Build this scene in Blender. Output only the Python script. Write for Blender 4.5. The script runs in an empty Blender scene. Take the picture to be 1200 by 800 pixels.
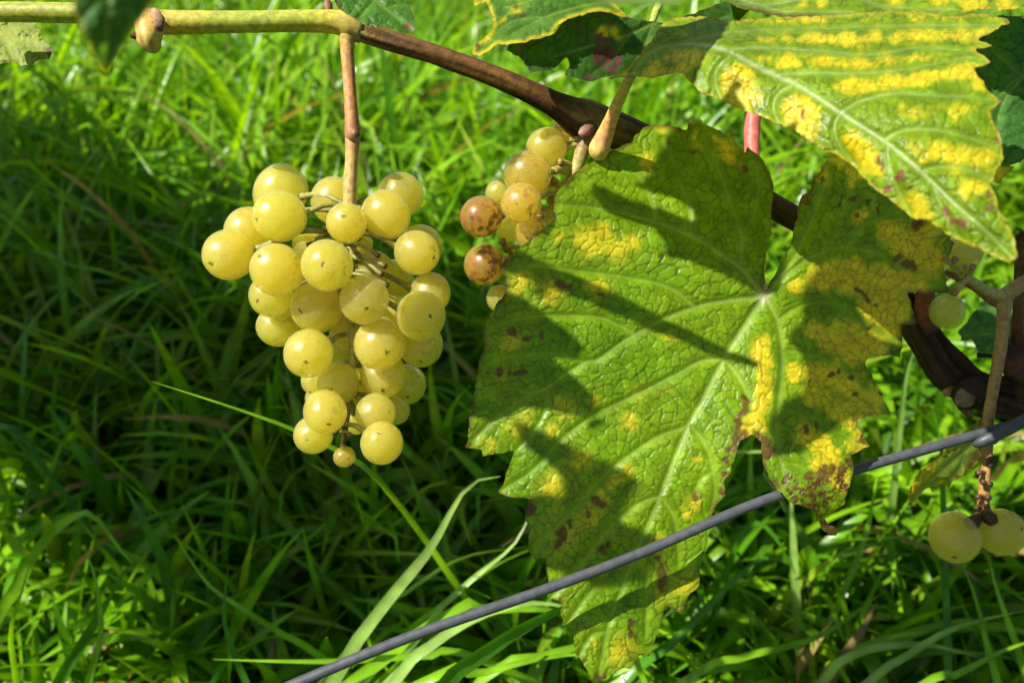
import bpy, math, random
import numpy as np
from mathutils import Vector, Matrix

S = bpy.context.scene
COL = S.collection
rng = np.random.default_rng(7)
random.seed(7)

# ------------------------------------------------------------------ camera
F = 998.0                       # focal length in photograph pixels (1200 wide)
CAM_H = 0.50
PITCH = math.radians(33)
cam_d = bpy.data.cameras.new('camera')
cam_d.sensor_width = 36.0
cam_d.lens = 36.0 * F / 1200.0
cam_d.clip_start = 0.01
cam_d.clip_end = 500.0
cam_d.dof.use_dof = True
cam_d.dof.focus_distance = 0.284
cam_d.dof.aperture_fstop = 11.0
cam = bpy.data.objects.new('camera', cam_d)
COL.objects.link(cam)
cam.location = (0, 0, CAM_H)
cam.rotation_euler = (math.radians(90) - PITCH, 0, 0)
S.camera = cam
FWD = np.array([0, math.cos(PITCH), -math.sin(PITCH)])
UP = np.array([0, math.sin(PITCH), math.cos(PITCH)])
RIGHT = np.array([1.0, 0, 0])
CPOS = np.array([0, 0, CAM_H])

# ------------------------------------------------------------------ sky, sun, exposure
TO_SUN = -0.54 * RIGHT + 0.52 * UP - 0.56 * FWD
TO_SUN = TO_SUN / np.linalg.norm(TO_SUN)
EL = math.asin(TO_SUN[2])
w = bpy.data.worlds.new('World')
S.world = w
w.use_nodes = True
nt = w.node_tree
sky = nt.nodes.new('ShaderNodeTexSky')
sky.sky_type = 'NISHITA'
sky.sun_disc = False
sky.sun_elevation = EL
sky.sun_rotation = math.atan2(TO_SUN[0], TO_SUN[1])
nt.nodes['Background'].inputs['Strength'].default_value = 0.05
nt.links.new(sky.outputs[0], nt.nodes['Background'].inputs['Color'])
sun_d = bpy.data.lights.new('sun', 'SUN')
sun_d.energy = 5.0
sun_d.angle = math.radians(0.53)
sun_d.color = (1.0, 0.95, 0.86)
sun = bpy.data.objects.new('sun', sun_d)
COL.objects.link(sun)
sun.rotation_euler = Vector(TO_SUN).to_track_quat('Z', 'Y').to_euler()
S.view_settings.view_transform = 'Standard'
S.view_settings.look = 'None'
S.view_settings.exposure = 1.15
S.view_settings.gamma = 1.0
S.view_settings.use_curve_mapping = False
S.cycles.use_denoising = True
S.cycles.max_bounces = 16
S.cycles.volume_bounces = 10
S.cycles.diffuse_bounces = 5
S.cycles.transparent_max_bounces = 24
S.cycles.sample_clamp_indirect = 6.0


# ------------------------------------------------------------------ helpers
def at(px, py, d):
    """photograph pixel + distance along the view axis -> world point"""
    px, py, d = np.asarray(px, float), np.asarray(py, float), np.asarray(d, float)
    return (CPOS + d[..., None] * FWD + ((px - 600) / F * d)[..., None] * RIGHT
            + ((400 - py) / F * d)[..., None] * UP)


def pix(P):
    v = np.asarray(P) - CPOS
    d = v @ FWD
    return 600 + F * (v @ RIGHT) / d, 400 - F * (v @ UP) / d, d


def lattice(seed, n=64):
    return np.random.default_rng(seed).random((n, n))


def vnoise(x, y, seed):
    L = lattice(seed)
    xi, yi = np.floor(x).astype(int), np.floor(y).astype(int)
    fx, fy = x - xi, y - yi
    fx, fy = fx * fx * (3 - 2 * fx), fy * fy * (3 - 2 * fy)
    g = lambda a, b: L[a % 64, b % 64]
    return (g(xi, yi) * (1 - fx) + g(xi + 1, yi) * fx) * (1 - fy) + (g(xi, yi + 1) * (1 - fx) + g(xi + 1, yi + 1) * fx) * fy


def fbm(x, y, seed, oct=4):
    s, a, t = 0, 0.5, 0
    for o in range(oct):
        s = s + a * vnoise(x * 2 ** o + 7.3 * o, y * 2 ** o + 3.1 * o, seed + o)
        t += a
        a *= 0.5
    return s / t


def sstep(a, b, x):
    t = np.clip((x - a) / (b - a), 0, 1)
    return t * t * (3 - 2 * t)


def mesh_from(name, verts, faces, cols=None, smooth=True, attrs=None):
    me = bpy.data.meshes.new(name)
    verts = np.ascontiguousarray(verts, dtype=np.float32)
    faces = np.ascontiguousarray(faces, dtype=np.int32)
    n, k = faces.shape
    me.vertices.add(len(verts))
    me.vertices.foreach_set('co', verts.ravel())
    me.loops.add(n * k)
    me.loops.foreach_set('vertex_index', faces.ravel())
    me.polygons.add(n)
    me.polygons.foreach_set('loop_start', np.arange(0, n * k, k, dtype=np.int32))
    me.polygons.foreach_set('loop_total', np.full(n, k, dtype=np.int32))
    me.update(calc_edges=True)
    me.validate()
    if smooth:
        me.polygons.foreach_set('use_smooth', np.ones(len(me.polygons), dtype=bool))
    if cols is not None:
        a = me.attributes.new('pigment', 'FLOAT_COLOR', 'POINT')
        c = np.ones((len(verts), 4), dtype=np.float32)
        c[:, :3] = cols
        a.data.foreach_set('color', c.ravel())
    for an, av in (attrs or {}).items():
        a = me.attributes.new(an, 'FLOAT', 'POINT')
        a.data.foreach_set('value', np.ascontiguousarray(av, dtype=np.float32))
    return me


def link(name, me, mat=None, parent=None, **props):
    o = bpy.data.objects.new(name, me)
    COL.objects.link(o)
    if mat is not None and me is not None and not me.materials:
        me.materials.append(mat)
    if parent is not None:
        o.parent = parent
        o.matrix_parent_inverse = Matrix.Translation(-parent.location)
    for k, v in props.items():
        o[k] = v
    return o


def empty(name, loc, label, category, group=None):
    o = bpy.data.objects.new(name, None)
    COL.objects.link(o)
    o.location = Vector(loc)
    o.empty_display_size = 0.01
    o['label'] = label
    o['category'] = category
    if group:
        o['group'] = group
    return o


def catmull(P, n):
    P = np.asarray(P, float)
    if len(P) == 2:
        t = np.linspace(0, 1, n)[:, None]
        return P[0] * (1 - t) + P[1] * t
    Q = np.vstack([2 * P[0] - P[1], P, 2 * P[-1] - P[-2]])
    seg = np.linalg.norm(np.diff(P[:, :3], axis=0), axis=1) + 1e-9
    cum = np.r_[0, np.cumsum(seg)]
    u = np.linspace(0, cum[-1], n)
    i = np.clip(np.searchsorted(cum, u, side='right') - 1, 0, len(P) - 2)
    t = ((u - cum[i]) / seg[i])[:, None]
    p0, p1, p2, p3 = Q[i], Q[i + 1], Q[i + 2], Q[i + 3]
    return 0.5 * ((2 * p1) + (-p0 + p2) * t + (2 * p0 - 5 * p1 + 4 * p2 - p3) * t ** 2 + (-p0 + 3 * p1 - 3 * p2 + p3) * t ** 3)


def tube(P, R, n=40, sides=14, cols=None, rough=0.0, ridges=0, seed=1, flat=1.0, stripe=0.0, cap=0.25):
    """P: (k,3) path, R: (k,) radii, cols: (k,3) pigments along it. Returns verts, faces, cols (capped)."""
    k = len(P)
    A = np.hstack([np.asarray(P, float), np.asarray(R, float)[:, None],
                   np.asarray(cols if cols is not None else np.ones((k, 3)), float)])
    A = catmull(A, n)
    C, rad, col = A[:, :3], np.maximum(A[:, 3], 1e-5), np.clip(A[:, 4:], 0, 1)
    T = np.gradient(C, axis=0)
    T /= np.linalg.norm(T, axis=1)[:, None] + 1e-12
    u = np.cross(T[0], [0.3, 0.2, 1.0])
    u /= np.linalg.norm(u)
    U = [u]
    for i in range(1, n):
        u = U[-1] - T[i] * (U[-1] @ T[i])
        U.append(u / (np.linalg.norm(u) + 1e-12))
    U = np.array(U)
    V = np.cross(T, U)
    th = np.linspace(0, 2 * np.pi, sides, endpoint=False)
    rr = rad[:, None] * np.ones(sides)[None, :]
    if rough or ridges:
        L = np.r_[0, np.cumsum(np.linalg.norm(np.diff(C, axis=0), axis=1))]
        nn = fbm((th[None, :] / (2 * np.pi) * 5) + 0 * L[:, None], L[:, None] / max(rad.mean(), 1e-5) * 0.55 + 0 * th[None, :], seed, 4) - 0.5
        rr = rr * (1 + rough * nn * 2)
        if ridges:
            tw = L[:, None] / max(rad.mean(), 1e-5) * 0.04
            rr = rr * (1 + 0.05 * np.sin(ridges * (th[None, :] + tw) + 3 * nn))
    verts = (C[:, None, :] + rr[..., None] * (np.cos(th)[None, :, None] * U[:, None, :] + flat * np.sin(th)[None, :, None] * V[:, None, :])).reshape(-1, 3)
    vc = np.repeat(col, sides, axis=0)
    if stripe:
        Ls = np.r_[0, np.cumsum(np.linalg.norm(np.diff(C, axis=0), axis=1))]
        sn = fbm(th[None, :] * 3.2 + 0 * Ls[:, None], Ls[:, None] / max(rad.mean(), 1e-5) * 0.12 + 0 * th[None, :], seed + 5, 3)
        vc = vc * (1 + stripe * (sn.reshape(-1, 1) - 0.5) * 2)
    i = np.arange(n - 1)[:, None] * sides
    j = np.arange(sides)[None, :]
    j2 = (j + 1) % sides
    faces = np.stack([i + j, i + j2, i + sides + j2, i + sides + j], -1).reshape(-1, 4)
    e = len(verts)
    verts = np.vstack([verts, C[:1] - T[:1] * rad[0] * cap, C[-1:] + T[-1:] * rad[-1] * cap])
    vc = np.vstack([vc, col[:1], col[-1:]])
    jj = np.arange(sides)
    cap0 = np.stack([np.full(sides, e), (jj + 1) % sides, jj, jj], -1)
    b = (n - 1) * sides
    cap1 = np.stack([np.full(sides, e + 1), b + jj, b + (jj + 1) % sides, b + (jj + 1) % sides], -1)
    return verts, faces, vc, cap0[:, :3], cap1[:, :3]


def join(parts):
    """join tubes into verts, tri faces, colours"""
    V, Fs, Cc, o = [], [], [], 0
    for v, f, c, a, b in parts:
        V.append(v)
        Cc.append(c)
        Fs += [np.stack([f[:, 0], f[:, 1], f[:, 2]], -1) + o, np.stack([f[:, 0], f[:, 2], f[:, 3]], -1) + o, a + o, b + o]
        o += len(v)
    return np.vstack(V), np.vstack(Fs), np.vstack(Cc)


def pxpath(L):
    L = np.asarray(L, float)
    return at(L[:, 0], L[:, 1], L[:, 2])


def pxr(r, d):
    return np.asarray(r, float) / F * np.asarray(d, float)


def sphere_mesh(name, seg=40, rings=26, fn=None):
    v, f = [], []
    for i in range(rings + 1):
        ph = math.pi * i / rings
        for j in range(seg):
            th = 2 * math.pi * j / seg
            v.append((math.sin(ph) * math.cos(th), math.sin(ph) * math.sin(th), math.cos(ph)))
    v = np.array(v)
    if fn is not None:
        v = fn(v)
    for i in range(rings):
        for j in range(seg):
            a, b = i * seg + j, i * seg + (j + 1) % seg
            f.append((a, a + seg, b + seg, b))
    return mesh_from(name, v, np.array(f))


# ------------------------------------------------------------------ materials
class N:
    """tiny node graph writer"""
    def __init__(self, name):
        self.m = bpy.data.materials.new(name)
        self.m.use_nodes = True
        self.t = self.m.node_tree
        self.t.nodes.clear()

    def n(self, typ, ins=None, **at_):
        x = self.t.nodes.new(typ)
        for k, v in at_.items():
            setattr(x, k, v)
        for k, v in (ins or {}).items():
            if isinstance(v, bpy.types.NodeSocket):
                self.t.links.new(v, x.inputs[k])
            else:
                x.inputs[k].default_value = v
        return x

    def mix(self, fac, a, b, mode='MIX'):
        x = self.t.nodes.new('ShaderNodeMix')
        x.data_type = 'RGBA'
        x.blend_type = mode
        for idx, v in ((0, fac), (6, a), (7, b)):
            if isinstance(v, bpy.types.NodeSocket):
                self.t.links.new(v, x.inputs[idx])
            else:
                x.inputs[idx].default_value = v if idx == 0 or len(v) == 4 else (*v, 1)
        return x.outputs[2]

    def math(self, op, a, b=0.0, c=0.0):
        x = self.t.nodes.new('ShaderNodeMath')
        x.operation = op
        for i, v in enumerate((a, b, c)):
            if isinstance(v, bpy.types.NodeSocket):
                self.t.links.new(v, x.inputs[i])
            else:
                x.inputs[i].default_value = v
        return x.outputs[0]

    def ramp(self, f, a, b, lo=0.0, hi=1.0):
        x = self.t.nodes.new('ShaderNodeMapRange')
        x.interpolation_type = 'SMOOTHSTEP'
        for k, v in (('From Min', a), ('From Max', b), ('To Min', lo), ('To Max', hi)):
            x.inputs[k].default_value = v
        self.t.links.new(f, x.inputs['Value'])
        return x.outputs[0]

    def out(self, sh):
        o = self.t.nodes.new('ShaderNodeOutputMaterial')
        self.t.links.new(sh, o.inputs['Surface'])
        return self.m


def leaf_material(name, rough=0.40, trans=0.48, under=(0.24, 0.30, 0.12), grain=900.0, spec=0.32, tint=(1.7, 1.45, 0.3)):
    g = N(name)
    pig = g.n('ShaderNodeAttribute', attribute_name='pigment').outputs['Color']
    geo = g.n('ShaderNodeNewGeometry')
    pos = g.n('ShaderNodeTexCoord').outputs['Object']
    no = g.n('ShaderNodeTexNoise', {'Vector': pos, 'Scale': grain, 'Detail': 3.0, 'Roughness': 0.6})
    no2 = g.n('ShaderNodeTexNoise', {'Vector': pos, 'Scale': grain * 0.2, 'Detail': 4.0})
    v1 = g.ramp(no2.outputs['Fac'], 0.3, 0.7, 0.82, 1.14)
    v2 = g.ramp(no.outputs['Fac'], 0.3, 0.7, 0.9, 1.1)
    vv = g.math('MULTIPLY', v1, v2)
    comb = g.n('ShaderNodeCombineColor', {0: vv, 1: vv, 2: vv})
    col = g.mix(1.0, pig, comb.outputs[0], 'MULTIPLY')
    back = g.mix(0.55, col, under)
    side = g.mix(geo.outputs['Backfacing'], col, back)
    tcol = g.mix(1.0, col, tint, 'MULTIPLY')
    bump = g.n('ShaderNodeBump', {'Strength': 0.35, 'Distance': 0.0003, 'Height': no.outputs['Fac']})
    rg = g.ramp(no2.outputs['Fac'], 0.3, 0.7, rough - 0.07, rough + 0.09)
    p = g.n('ShaderNodeBsdfPrincipled', {'Base Color': side, 'Roughness': rg, 'Specular IOR Level': spec, 'Normal': bump.outputs[0]})
    t = g.n('ShaderNodeBsdfTranslucent', {'Color': tcol, 'Normal': bump.outputs[0]})
    m = g.n('ShaderNodeMixShader', {0: trans, 1: p.outputs[0], 2: t.outputs[0]})
    return g.out(m.outputs[0])


def grape_material(name, a, b, bloom, spot=0.5, russet=0.25, russet_col=(0.20, 0.07, 0.02), dots=0.5, flesh=(0.885, 0.855, 0.02, 1), dens=185.0, ab=0.85):
    g = N(name)
    tc = g.n('ShaderNodeTexCoord').outputs['Object']
    oi = g.n('ShaderNodeObjectInfo').outputs['Random']
    off = g.n('ShaderNodeCombineXYZ', {0: g.math('MULTIPLY', oi, 37.0), 1: g.math('MULTIPLY', oi, 91.0), 2: g.math('MULTIPLY', oi, 53.0)})
    pos = g.n('ShaderNodeVectorMath', {0: tc, 1: off.outputs[0]}, operation='ADD').outputs[0]
    big = g.n('ShaderNodeTexNoise', {'Vector': pos, 'Scale': 1.3, 'Detail': 3.0}).outputs['Fac']
    mid = g.n('ShaderNodeTexNoise', {'Vector': pos, 'Scale': 3.2, 'Detail': 4.0, 'Roughness': 0.5}).outputs['Fac']
    fine = g.n('ShaderNodeTexNoise', {'Vector': pos, 'Scale': 26.0, 'Detail': 3.0}).outputs['Fac']
    base = g.mix(oi, a, b)
    base = g.mix(g.ramp(mid, 0.3, 0.75, 0.0, 0.25), base, (0.55, 0.58, 0.06))
    # russet stains
    rs = g.math('MULTIPLY', g.ramp(big, 0.62 - russet * 0.35, 0.72 - russet * 0.30), g.ramp(mid, 0.42, 0.62))
    base = g.mix(g.math('MULTIPLY', rs, min(1.0, 0.35 + russet)), base, russet_col)
    # lenticel dots
    vo = g.n('ShaderNodeTexVoronoi', {'Vector': pos, 'Scale': 5.5}).outputs['Distance']
    dt = g.math('MULTIPLY', g.ramp(vo, 0.045, 0.10, 1.0, 0.0), g.ramp(big, 0.45, 0.55))
    base = g.mix(g.math('MULTIPLY', dt, dots), base, (0.12, 0.06, 0.015))
    # scar at the blossom end (local -Z)
    sx = g.n('ShaderNodeVectorMath', {0: tc, 1: (0, 0, -1)}, operation='DISTANCE').outputs['Value']
    wob = g.math('ADD', sx, g.math('MULTIPLY', g.math('SUBTRACT', g.n('ShaderNodeTexNoise', {'Vector': pos, 'Scale': 8.0, 'Detail': 4.0}).outputs['Fac'], 0.5), 0.42))
    sc = g.ramp(wob, 0.05, 0.12, 1.0, 0.0)
    base = g.mix(g.math('MULTIPLY', sc, spot), base, (0.07, 0.035, 0.01))
    rough = g.ramp(mid, 0.3, 0.7, 0.24, 0.42)
    bump = g.n('ShaderNodeBump', {'Strength': 0.05, 'Distance': 0.002, 'Height': fine})
    # clear skin with a dusty bloom over cloudy flesh that scatters light
    mark = g.math('MINIMUM', g.math('ADD', g.math('ADD', g.math('MULTIPLY', sc, spot), g.math('MULTIPLY', dt, dots)), g.math('MULTIPLY', rs, min(1.0, russet * 1.2))), 1.0)
    hz = g.math('MULTIPLY', g.ramp(g.math('ADD', g.math('MULTIPLY', big, 0.6), g.math('MULTIPLY', mid, 0.4)), 0.32, 0.66, 0.5, 1.0), bloom)
    tr = g.n('ShaderNodeBsdfTransparent', {'Color': (0.97, 0.95, 0.80, 1)})
    df = g.n('ShaderNodeBsdfDiffuse', {'Color': (0.70, 0.69, 0.27, 1)})
    tl = g.n('ShaderNodeBsdfTranslucent', {'Color': (0.85, 0.74, 0.20, 1)})
    skin = g.n('ShaderNodeMixShader', {0: hz, 1: tr.outputs[0], 2: df.outputs[0]})
    skin = g.n('ShaderNodeMixShader', {0: 0.10, 1: skin.outputs[0], 2: tl.outputs[0]})
    bd = g.n('ShaderNodeBsdfDiffuse', {'Color': base})
    skin = g.n('ShaderNodeMixShader', {0: g.math('MULTIPLY', mark, 0.9), 1: skin.outputs[0], 2: bd.outputs[0]})
    fr = g.n('ShaderNodeFresnel', {'IOR': 1.38, 'Normal': bump.outputs[0]}).outputs[0]
    geo = g.n('ShaderNodeNewGeometry').outputs['Backfacing']
    fr = g.math('MULTIPLY', g.math('MINIMUM', fr, 0.22), g.math('SUBTRACT', 1.0, geo))
    gl = g.n('ShaderNodeBsdfGlossy', {'Color': (1, 1, 1, 1), 'Roughness': rough, 'Normal': bump.outputs[0]})
    mx = g.n('ShaderNodeMixShader', {0: fr, 1: skin.outputs[0], 2: gl.outputs[0]})
    m = g.out(mx.outputs[0])
    vs = g.n('ShaderNodeVolumeScatter', {'Color': (1.0, 0.965, 0.10, 1), 'Density': dens, 'Anisotropy': 0.45})
    va = g.n('ShaderNodeVolumeAbsorption', {'Color': g.mix(oi, flesh, (flesh[0] * 1.045, flesh[1] * 0.95, flesh[2])), 'Density': dens * ab})
    ad = g.n('ShaderNodeAddShader', {0: vs.outputs[0], 1: va.outputs[0]})
    outn = [n_ for n_ in g.t.nodes if n_.type == 'OUTPUT_MATERIAL'][0]
    g.t.links.new(ad.outputs[0], outn.inputs['Volume'])
    return m


def bark_material(name, rough=0.6, scale=400.0, bump=0.5, spec=0.35, sss=0.0):
    g = N(name)
    pig = g.n('ShaderNodeAttribute', attribute_name='pigment').outputs['Color']
    pos = g.n('ShaderNodeTexCoord').outputs['Object']
    no = g.n('ShaderNodeTexNoise', {'Vector': pos, 'Scale': scale, 'Detail': 5.0, 'Roughness': 0.65}).outputs['Fac']
    sp = g.n('ShaderNodeTexVoronoi', {'Vector': pos, 'Scale': scale * 1.1}).outputs['Distance']
    vv = g.ramp(no, 0.3, 0.72, 0.62, 1.25)
    col = g.mix(1.0, pig, g.n('ShaderNodeCombineColor', {0: vv, 1: vv, 2: vv}).outputs[0], 'MULTIPLY')
    col = g.mix(g.math('MULTIPLY', g.ramp(sp, 0.06, 0.12, 1.0, 0.0), 0.55), col, (0.06, 0.03, 0.015))
    b = g.n('ShaderNodeBump', {'Strength': bump, 'Distance': 0.0008, 'Height': no})
    p = g.n('ShaderNodeBsdfPrincipled', {'Base Color': col, 'Roughness': rough, 'Specular IOR Level': spec, 'Normal': b.outputs[0],
                                         'Subsurface Weight': sss, 'Subsurface Radius': (1, 0.6, 0.2), 'Subsurface Scale': 0.0015})
    return g.out(p.outputs[0])


def grass_material(name, trans=0.46, rough=0.30):
    g = N(name)
    pig = g.n('ShaderNodeAttribute', attribute_name='pigment').outputs['Color']
    pos = g.n('ShaderNodeTexCoord').outputs['Object']
    no = g.n('ShaderNodeTexNoise', {'Vector': pos, 'Scale': 60.0, 'Detail': 3.0}).outputs['Fac']
    vv = g.ramp(no, 0.3, 0.7, 0.75, 1.25)
    col = g.mix(1.0, pig, g.n('ShaderNodeCombineColor', {0: vv, 1: vv, 2: vv}).outputs[0], 'MULTIPLY')
    tcol = g.mix(1.0, col, (1.5, 1.35, 0.4), 'MULTIPLY')
    p = g.n('ShaderNodeBsdfPrincipled', {'Base Color': col, 'Roughness': rough, 'Specular IOR Level': 0.36})
    t = g.n('ShaderNodeBsdfTranslucent', {'Color': tcol})
    m = g.n('ShaderNodeMixShader', {0: trans, 1: p.outputs[0], 2: t.outputs[0]})
    return g.out(m.outputs[0])


M_LEAF = leaf_material('vine_leaf')
M_LEAF_SOFT = leaf_material('vine_leaf_matte', rough=0.55, trans=0.48, spec=0.25)
M_GRAPE = grape_material('white_grape_skin', (0.40, 0.34, 0.05, 1), (0.45, 0.34, 0.04, 1), 0.16, russet=0.27, spot=0.9, dots=0.8)
M_GRAPE_BROWN = grape_material('spotted_grape_skin', (0.50, 0.30, 0.06, 1), (0.45, 0.22, 0.05, 1), 0.08, flesh=(0.92, 0.76, 0.05, 1), ab=0.75, spot=0.8, russet=0.55, dots=0.9)
M_GRAPE_ROT = grape_material('browned_grape_skin', (0.20, 0.07, 0.02, 1), (0.16, 0.05, 0.02, 1), 0.06, flesh=(0.84, 0.50, 0.08, 1), spot=0.9, russet=0.95, dots=0.9, ab=0.75)
M_STEM = bark_material('green_stem', rough=0.5, scale=500.0, bump=0.25, sss=0.25)
M_CANE = bark_material('cane_bark', rough=0.6, scale=420.0, bump=0.6, spec=0.15)
M_WOOD = bark_material('old_bark', rough=0.9, scale=190.0, bump=1.0, spec=0.08)
M_GRASS = grass_material('grass_blade')


def wire_material():
    g = N('dull_galvanised_wire')
    pos = g.n('ShaderNodeTexCoord').outputs['Object']
    no = g.n('ShaderNodeTexNoise', {'Vector': pos, 'Scale': 350.0, 'Detail': 5.0}).outputs['Fac']
    big = g.n('ShaderNodeTexNoise', {'Vector': pos, 'Scale': 60.0, 'Detail': 4.0}).outputs['Fac']
    col = g.mix(g.ramp(no, 0.3, 0.75), (0.042, 0.046, 0.052), (0.066, 0.071, 0.078))
    col = g.mix(g.math('MULTIPLY', g.ramp(big, 0.58, 0.70), 0.5), col, (0.075, 0.050, 0.032))
    b = g.n('ShaderNodeBump', {'Strength': 0.15, 'Distance': 0.0003, 'Height': no})
    p = g.n('ShaderNodeBsdfPrincipled', {'Base Color': col, 'Roughness': 0.5, 'Metallic': 0.0, 'Normal': b.outputs[0]})
    return g.out(p.outputs[0])


def ground_material():
    g = N('grassy_soil')
    pos = g.n('ShaderNodeTexCoord').outputs['Object']
    a = g.n('ShaderNodeTexNoise', {'Vector': pos, 'Scale': 9.0, 'Detail': 6.0}).outputs['Fac']
    b = g.n('ShaderNodeTexNoise', {'Vector': pos, 'Scale': 70.0, 'Detail': 5.0}).outputs['Fac']
    col = g.mix(g.ramp(a, 0.35, 0.65), (0.018, 0.030, 0.008), (0.035, 0.060, 0.012))
    col = g.mix(g.ramp(b, 0.5, 0.75), col, (0.05, 0.04, 0.02))
    bp = g.n('ShaderNodeBump', {'Strength': 0.8, 'Distance': 0.02, 'Height': b})
    p = g.n('ShaderNodeBsdfPrincipled', {'Base Color': col, 'Roughness': 0.9, 'Normal': bp.outputs[0]})
    return g.out(p.outputs[0])


M_WIRE = wire_material()
M_GROUND = ground_material()

# ------------------------------------------------------------------ ground
def build_ground():
    n = 120
    t = np.linspace(-1, 1, n)
    c = np.sign(t) * (np.abs(t) ** 3.2) * 60.0 + t * 3.0
    X, Y = np.meshgrid(c, c + 1.2, indexing='ij')
    Z = (fbm(X * 1.3 + 40, Y * 1.3 + 40, 900, 4) - 0.5) * 0.05
    v = np.stack([X, Y, Z], -1).reshape(-1, 3)
    i, j = np.meshgrid(np.arange(n - 1), np.arange(n - 1), indexing='ij')
    a = (i * n + j).ravel()
    link('ground', mesh_from('ground', v, np.stack([a, a + n, a + n + 1, a + 1], -1)), M_GROUND, kind='structure')


build_ground()


# ------------------------------------------------------------------ grass
def blade_block(P, W, side, col, fold=0.22):
    """P (n,k,3) centre lines, W (n,k) half widths, side (n,k,3) unit, col (n,3) -> verts, faces, cols"""
    n, k, _ = P.shape
    T = np.gradient(P, axis=1)
    T /= np.linalg.norm(T, axis=2, keepdims=True) + 1e-12
    side = side - T * np.sum(side * T, axis=2, keepdims=True)
    side /= np.linalg.norm(side, axis=2, keepdims=True) + 1e-12
    nor = np.cross(T, side)
    L = P + side * W[..., None] + nor * (W * fold)[..., None]
    R = P - side * W[..., None] + nor * (W * fold)[..., None]
    V = np.stack([L, P, R], 2)                      # n,k,3,3
    base = (np.arange(n) * k * 3)[:, None, None]
    r = (np.arange(k - 1) * 3)[None, :, None]
    c = np.arange(2)[None, None, :]
    q = base + r + c
    faces = np.stack([q, q + 1, q + 4, q + 3], -1).reshape(-1, 4)
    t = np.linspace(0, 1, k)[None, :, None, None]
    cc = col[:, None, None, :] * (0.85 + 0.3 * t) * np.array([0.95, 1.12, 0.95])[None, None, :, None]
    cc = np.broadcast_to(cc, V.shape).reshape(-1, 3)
    return V.reshape(-1, 3), faces, cc


def grass_patch(n, ylo, yhi, hlo, hhi, wlo, whi, bend, seed, k=7, ypow=1.0, spot=None):
    r = np.random.default_rng(seed)
    y = ylo + (yhi - ylo) * r.random(n) ** ypow
    x = (r.random(n) * 2 - 1) * (0.55 + 0.75 * np.abs(y))
    if spot is not None:
        x, y = spot[0] + r.normal(0, .035, n), spot[1] + 0.05 + r.normal(0, .035, n)
    clump = fbm(x * 7 + 50, y * 7 + 50, 31, 3)
    h = np.minimum((hlo + (hhi - hlo) * r.random(n) ** 1.3) * (0.55 + 0.9 * clump), 0.12 + 0.40 * np.maximum(y - 0.24, 0))
    az = r.random(n) * 2 * np.pi + 2.0 * (vnoise(x * 5 + 20, y * 5 + 20, 77) - 0.5)
    lean0 = np.abs(r.normal(0, 0.28, n)) + 0.05
    curl = np.abs(r.normal(bend, 0.6, n))
    t = np.linspace(0, 1, k)
    ang = lean0[:, None] + curl[:, None] * t[None, :] ** 1.5
    ds = (h / (k - 1))[:, None]
    dx = np.sin(ang) * ds
    dz = np.cos(ang) * ds
    hx = np.cumsum(dx, 1) - dx[:, :1]
    hz = np.cumsum(dz, 1) - dz[:, :1]
    az2 = az[:, None] + (r.normal(0, 0.5, n))[:, None] * t[None, :]
    P = np.stack([x[:, None] + hx * np.cos(az2), y[:, None] + hx * np.sin(az2), np.maximum(hz, 0.004) - 0.01], -1)
    wd = (wlo + (whi - wlo) * r.random(n)) * 1.15
    prof = np.array([0.7, 0.95, 1.0, 0.95, 0.8, 0.5, 0.04])
    prof = np.interp(t, np.linspace(0, 1, 7), prof)
    W = wd[:, None] * prof[None, :] * 0.5
    tw = r.normal(0, 0.5, n)[:, None] + r.normal(0, 0.7, n)[:, None] * t[None, :]
    side = np.stack([-np.sin(az2) * np.cos(tw), np.cos(az2) * np.cos(tw), np.sin(tw)], -1)
    g = r.random(n)[:, None]
    col = (1 - g) * np.array([0.055, 0.180, 0.004]) + g * np.array([0.19, 0.37, 0.008])
    pat = fbm(x * 2.2 + 9, y * 2.2 + 9, 55, 3)[:, None]
    col = col * (0.7 + 0.6 * pat)
    straw = r.random(n) < 0.03
    col[straw] = np.array([0.30, 0.22, 0.08]) * (0.7 + 0.5 * r.random((straw.sum(), 1)))
    yel = r.random(n) < 0.10
    col[yel] = np.array([0.22, 0.34, 0.02])
    return blade_block(P, W, side, col)


def on_grass(px, py, z):
    dx, dy = (px - 600) / F, (400 - py) / F
    dirn = FWD + dx * RIGHT + dy * UP
    return CPOS + dirn * (z - CAM_H) / dirn[2]


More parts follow.
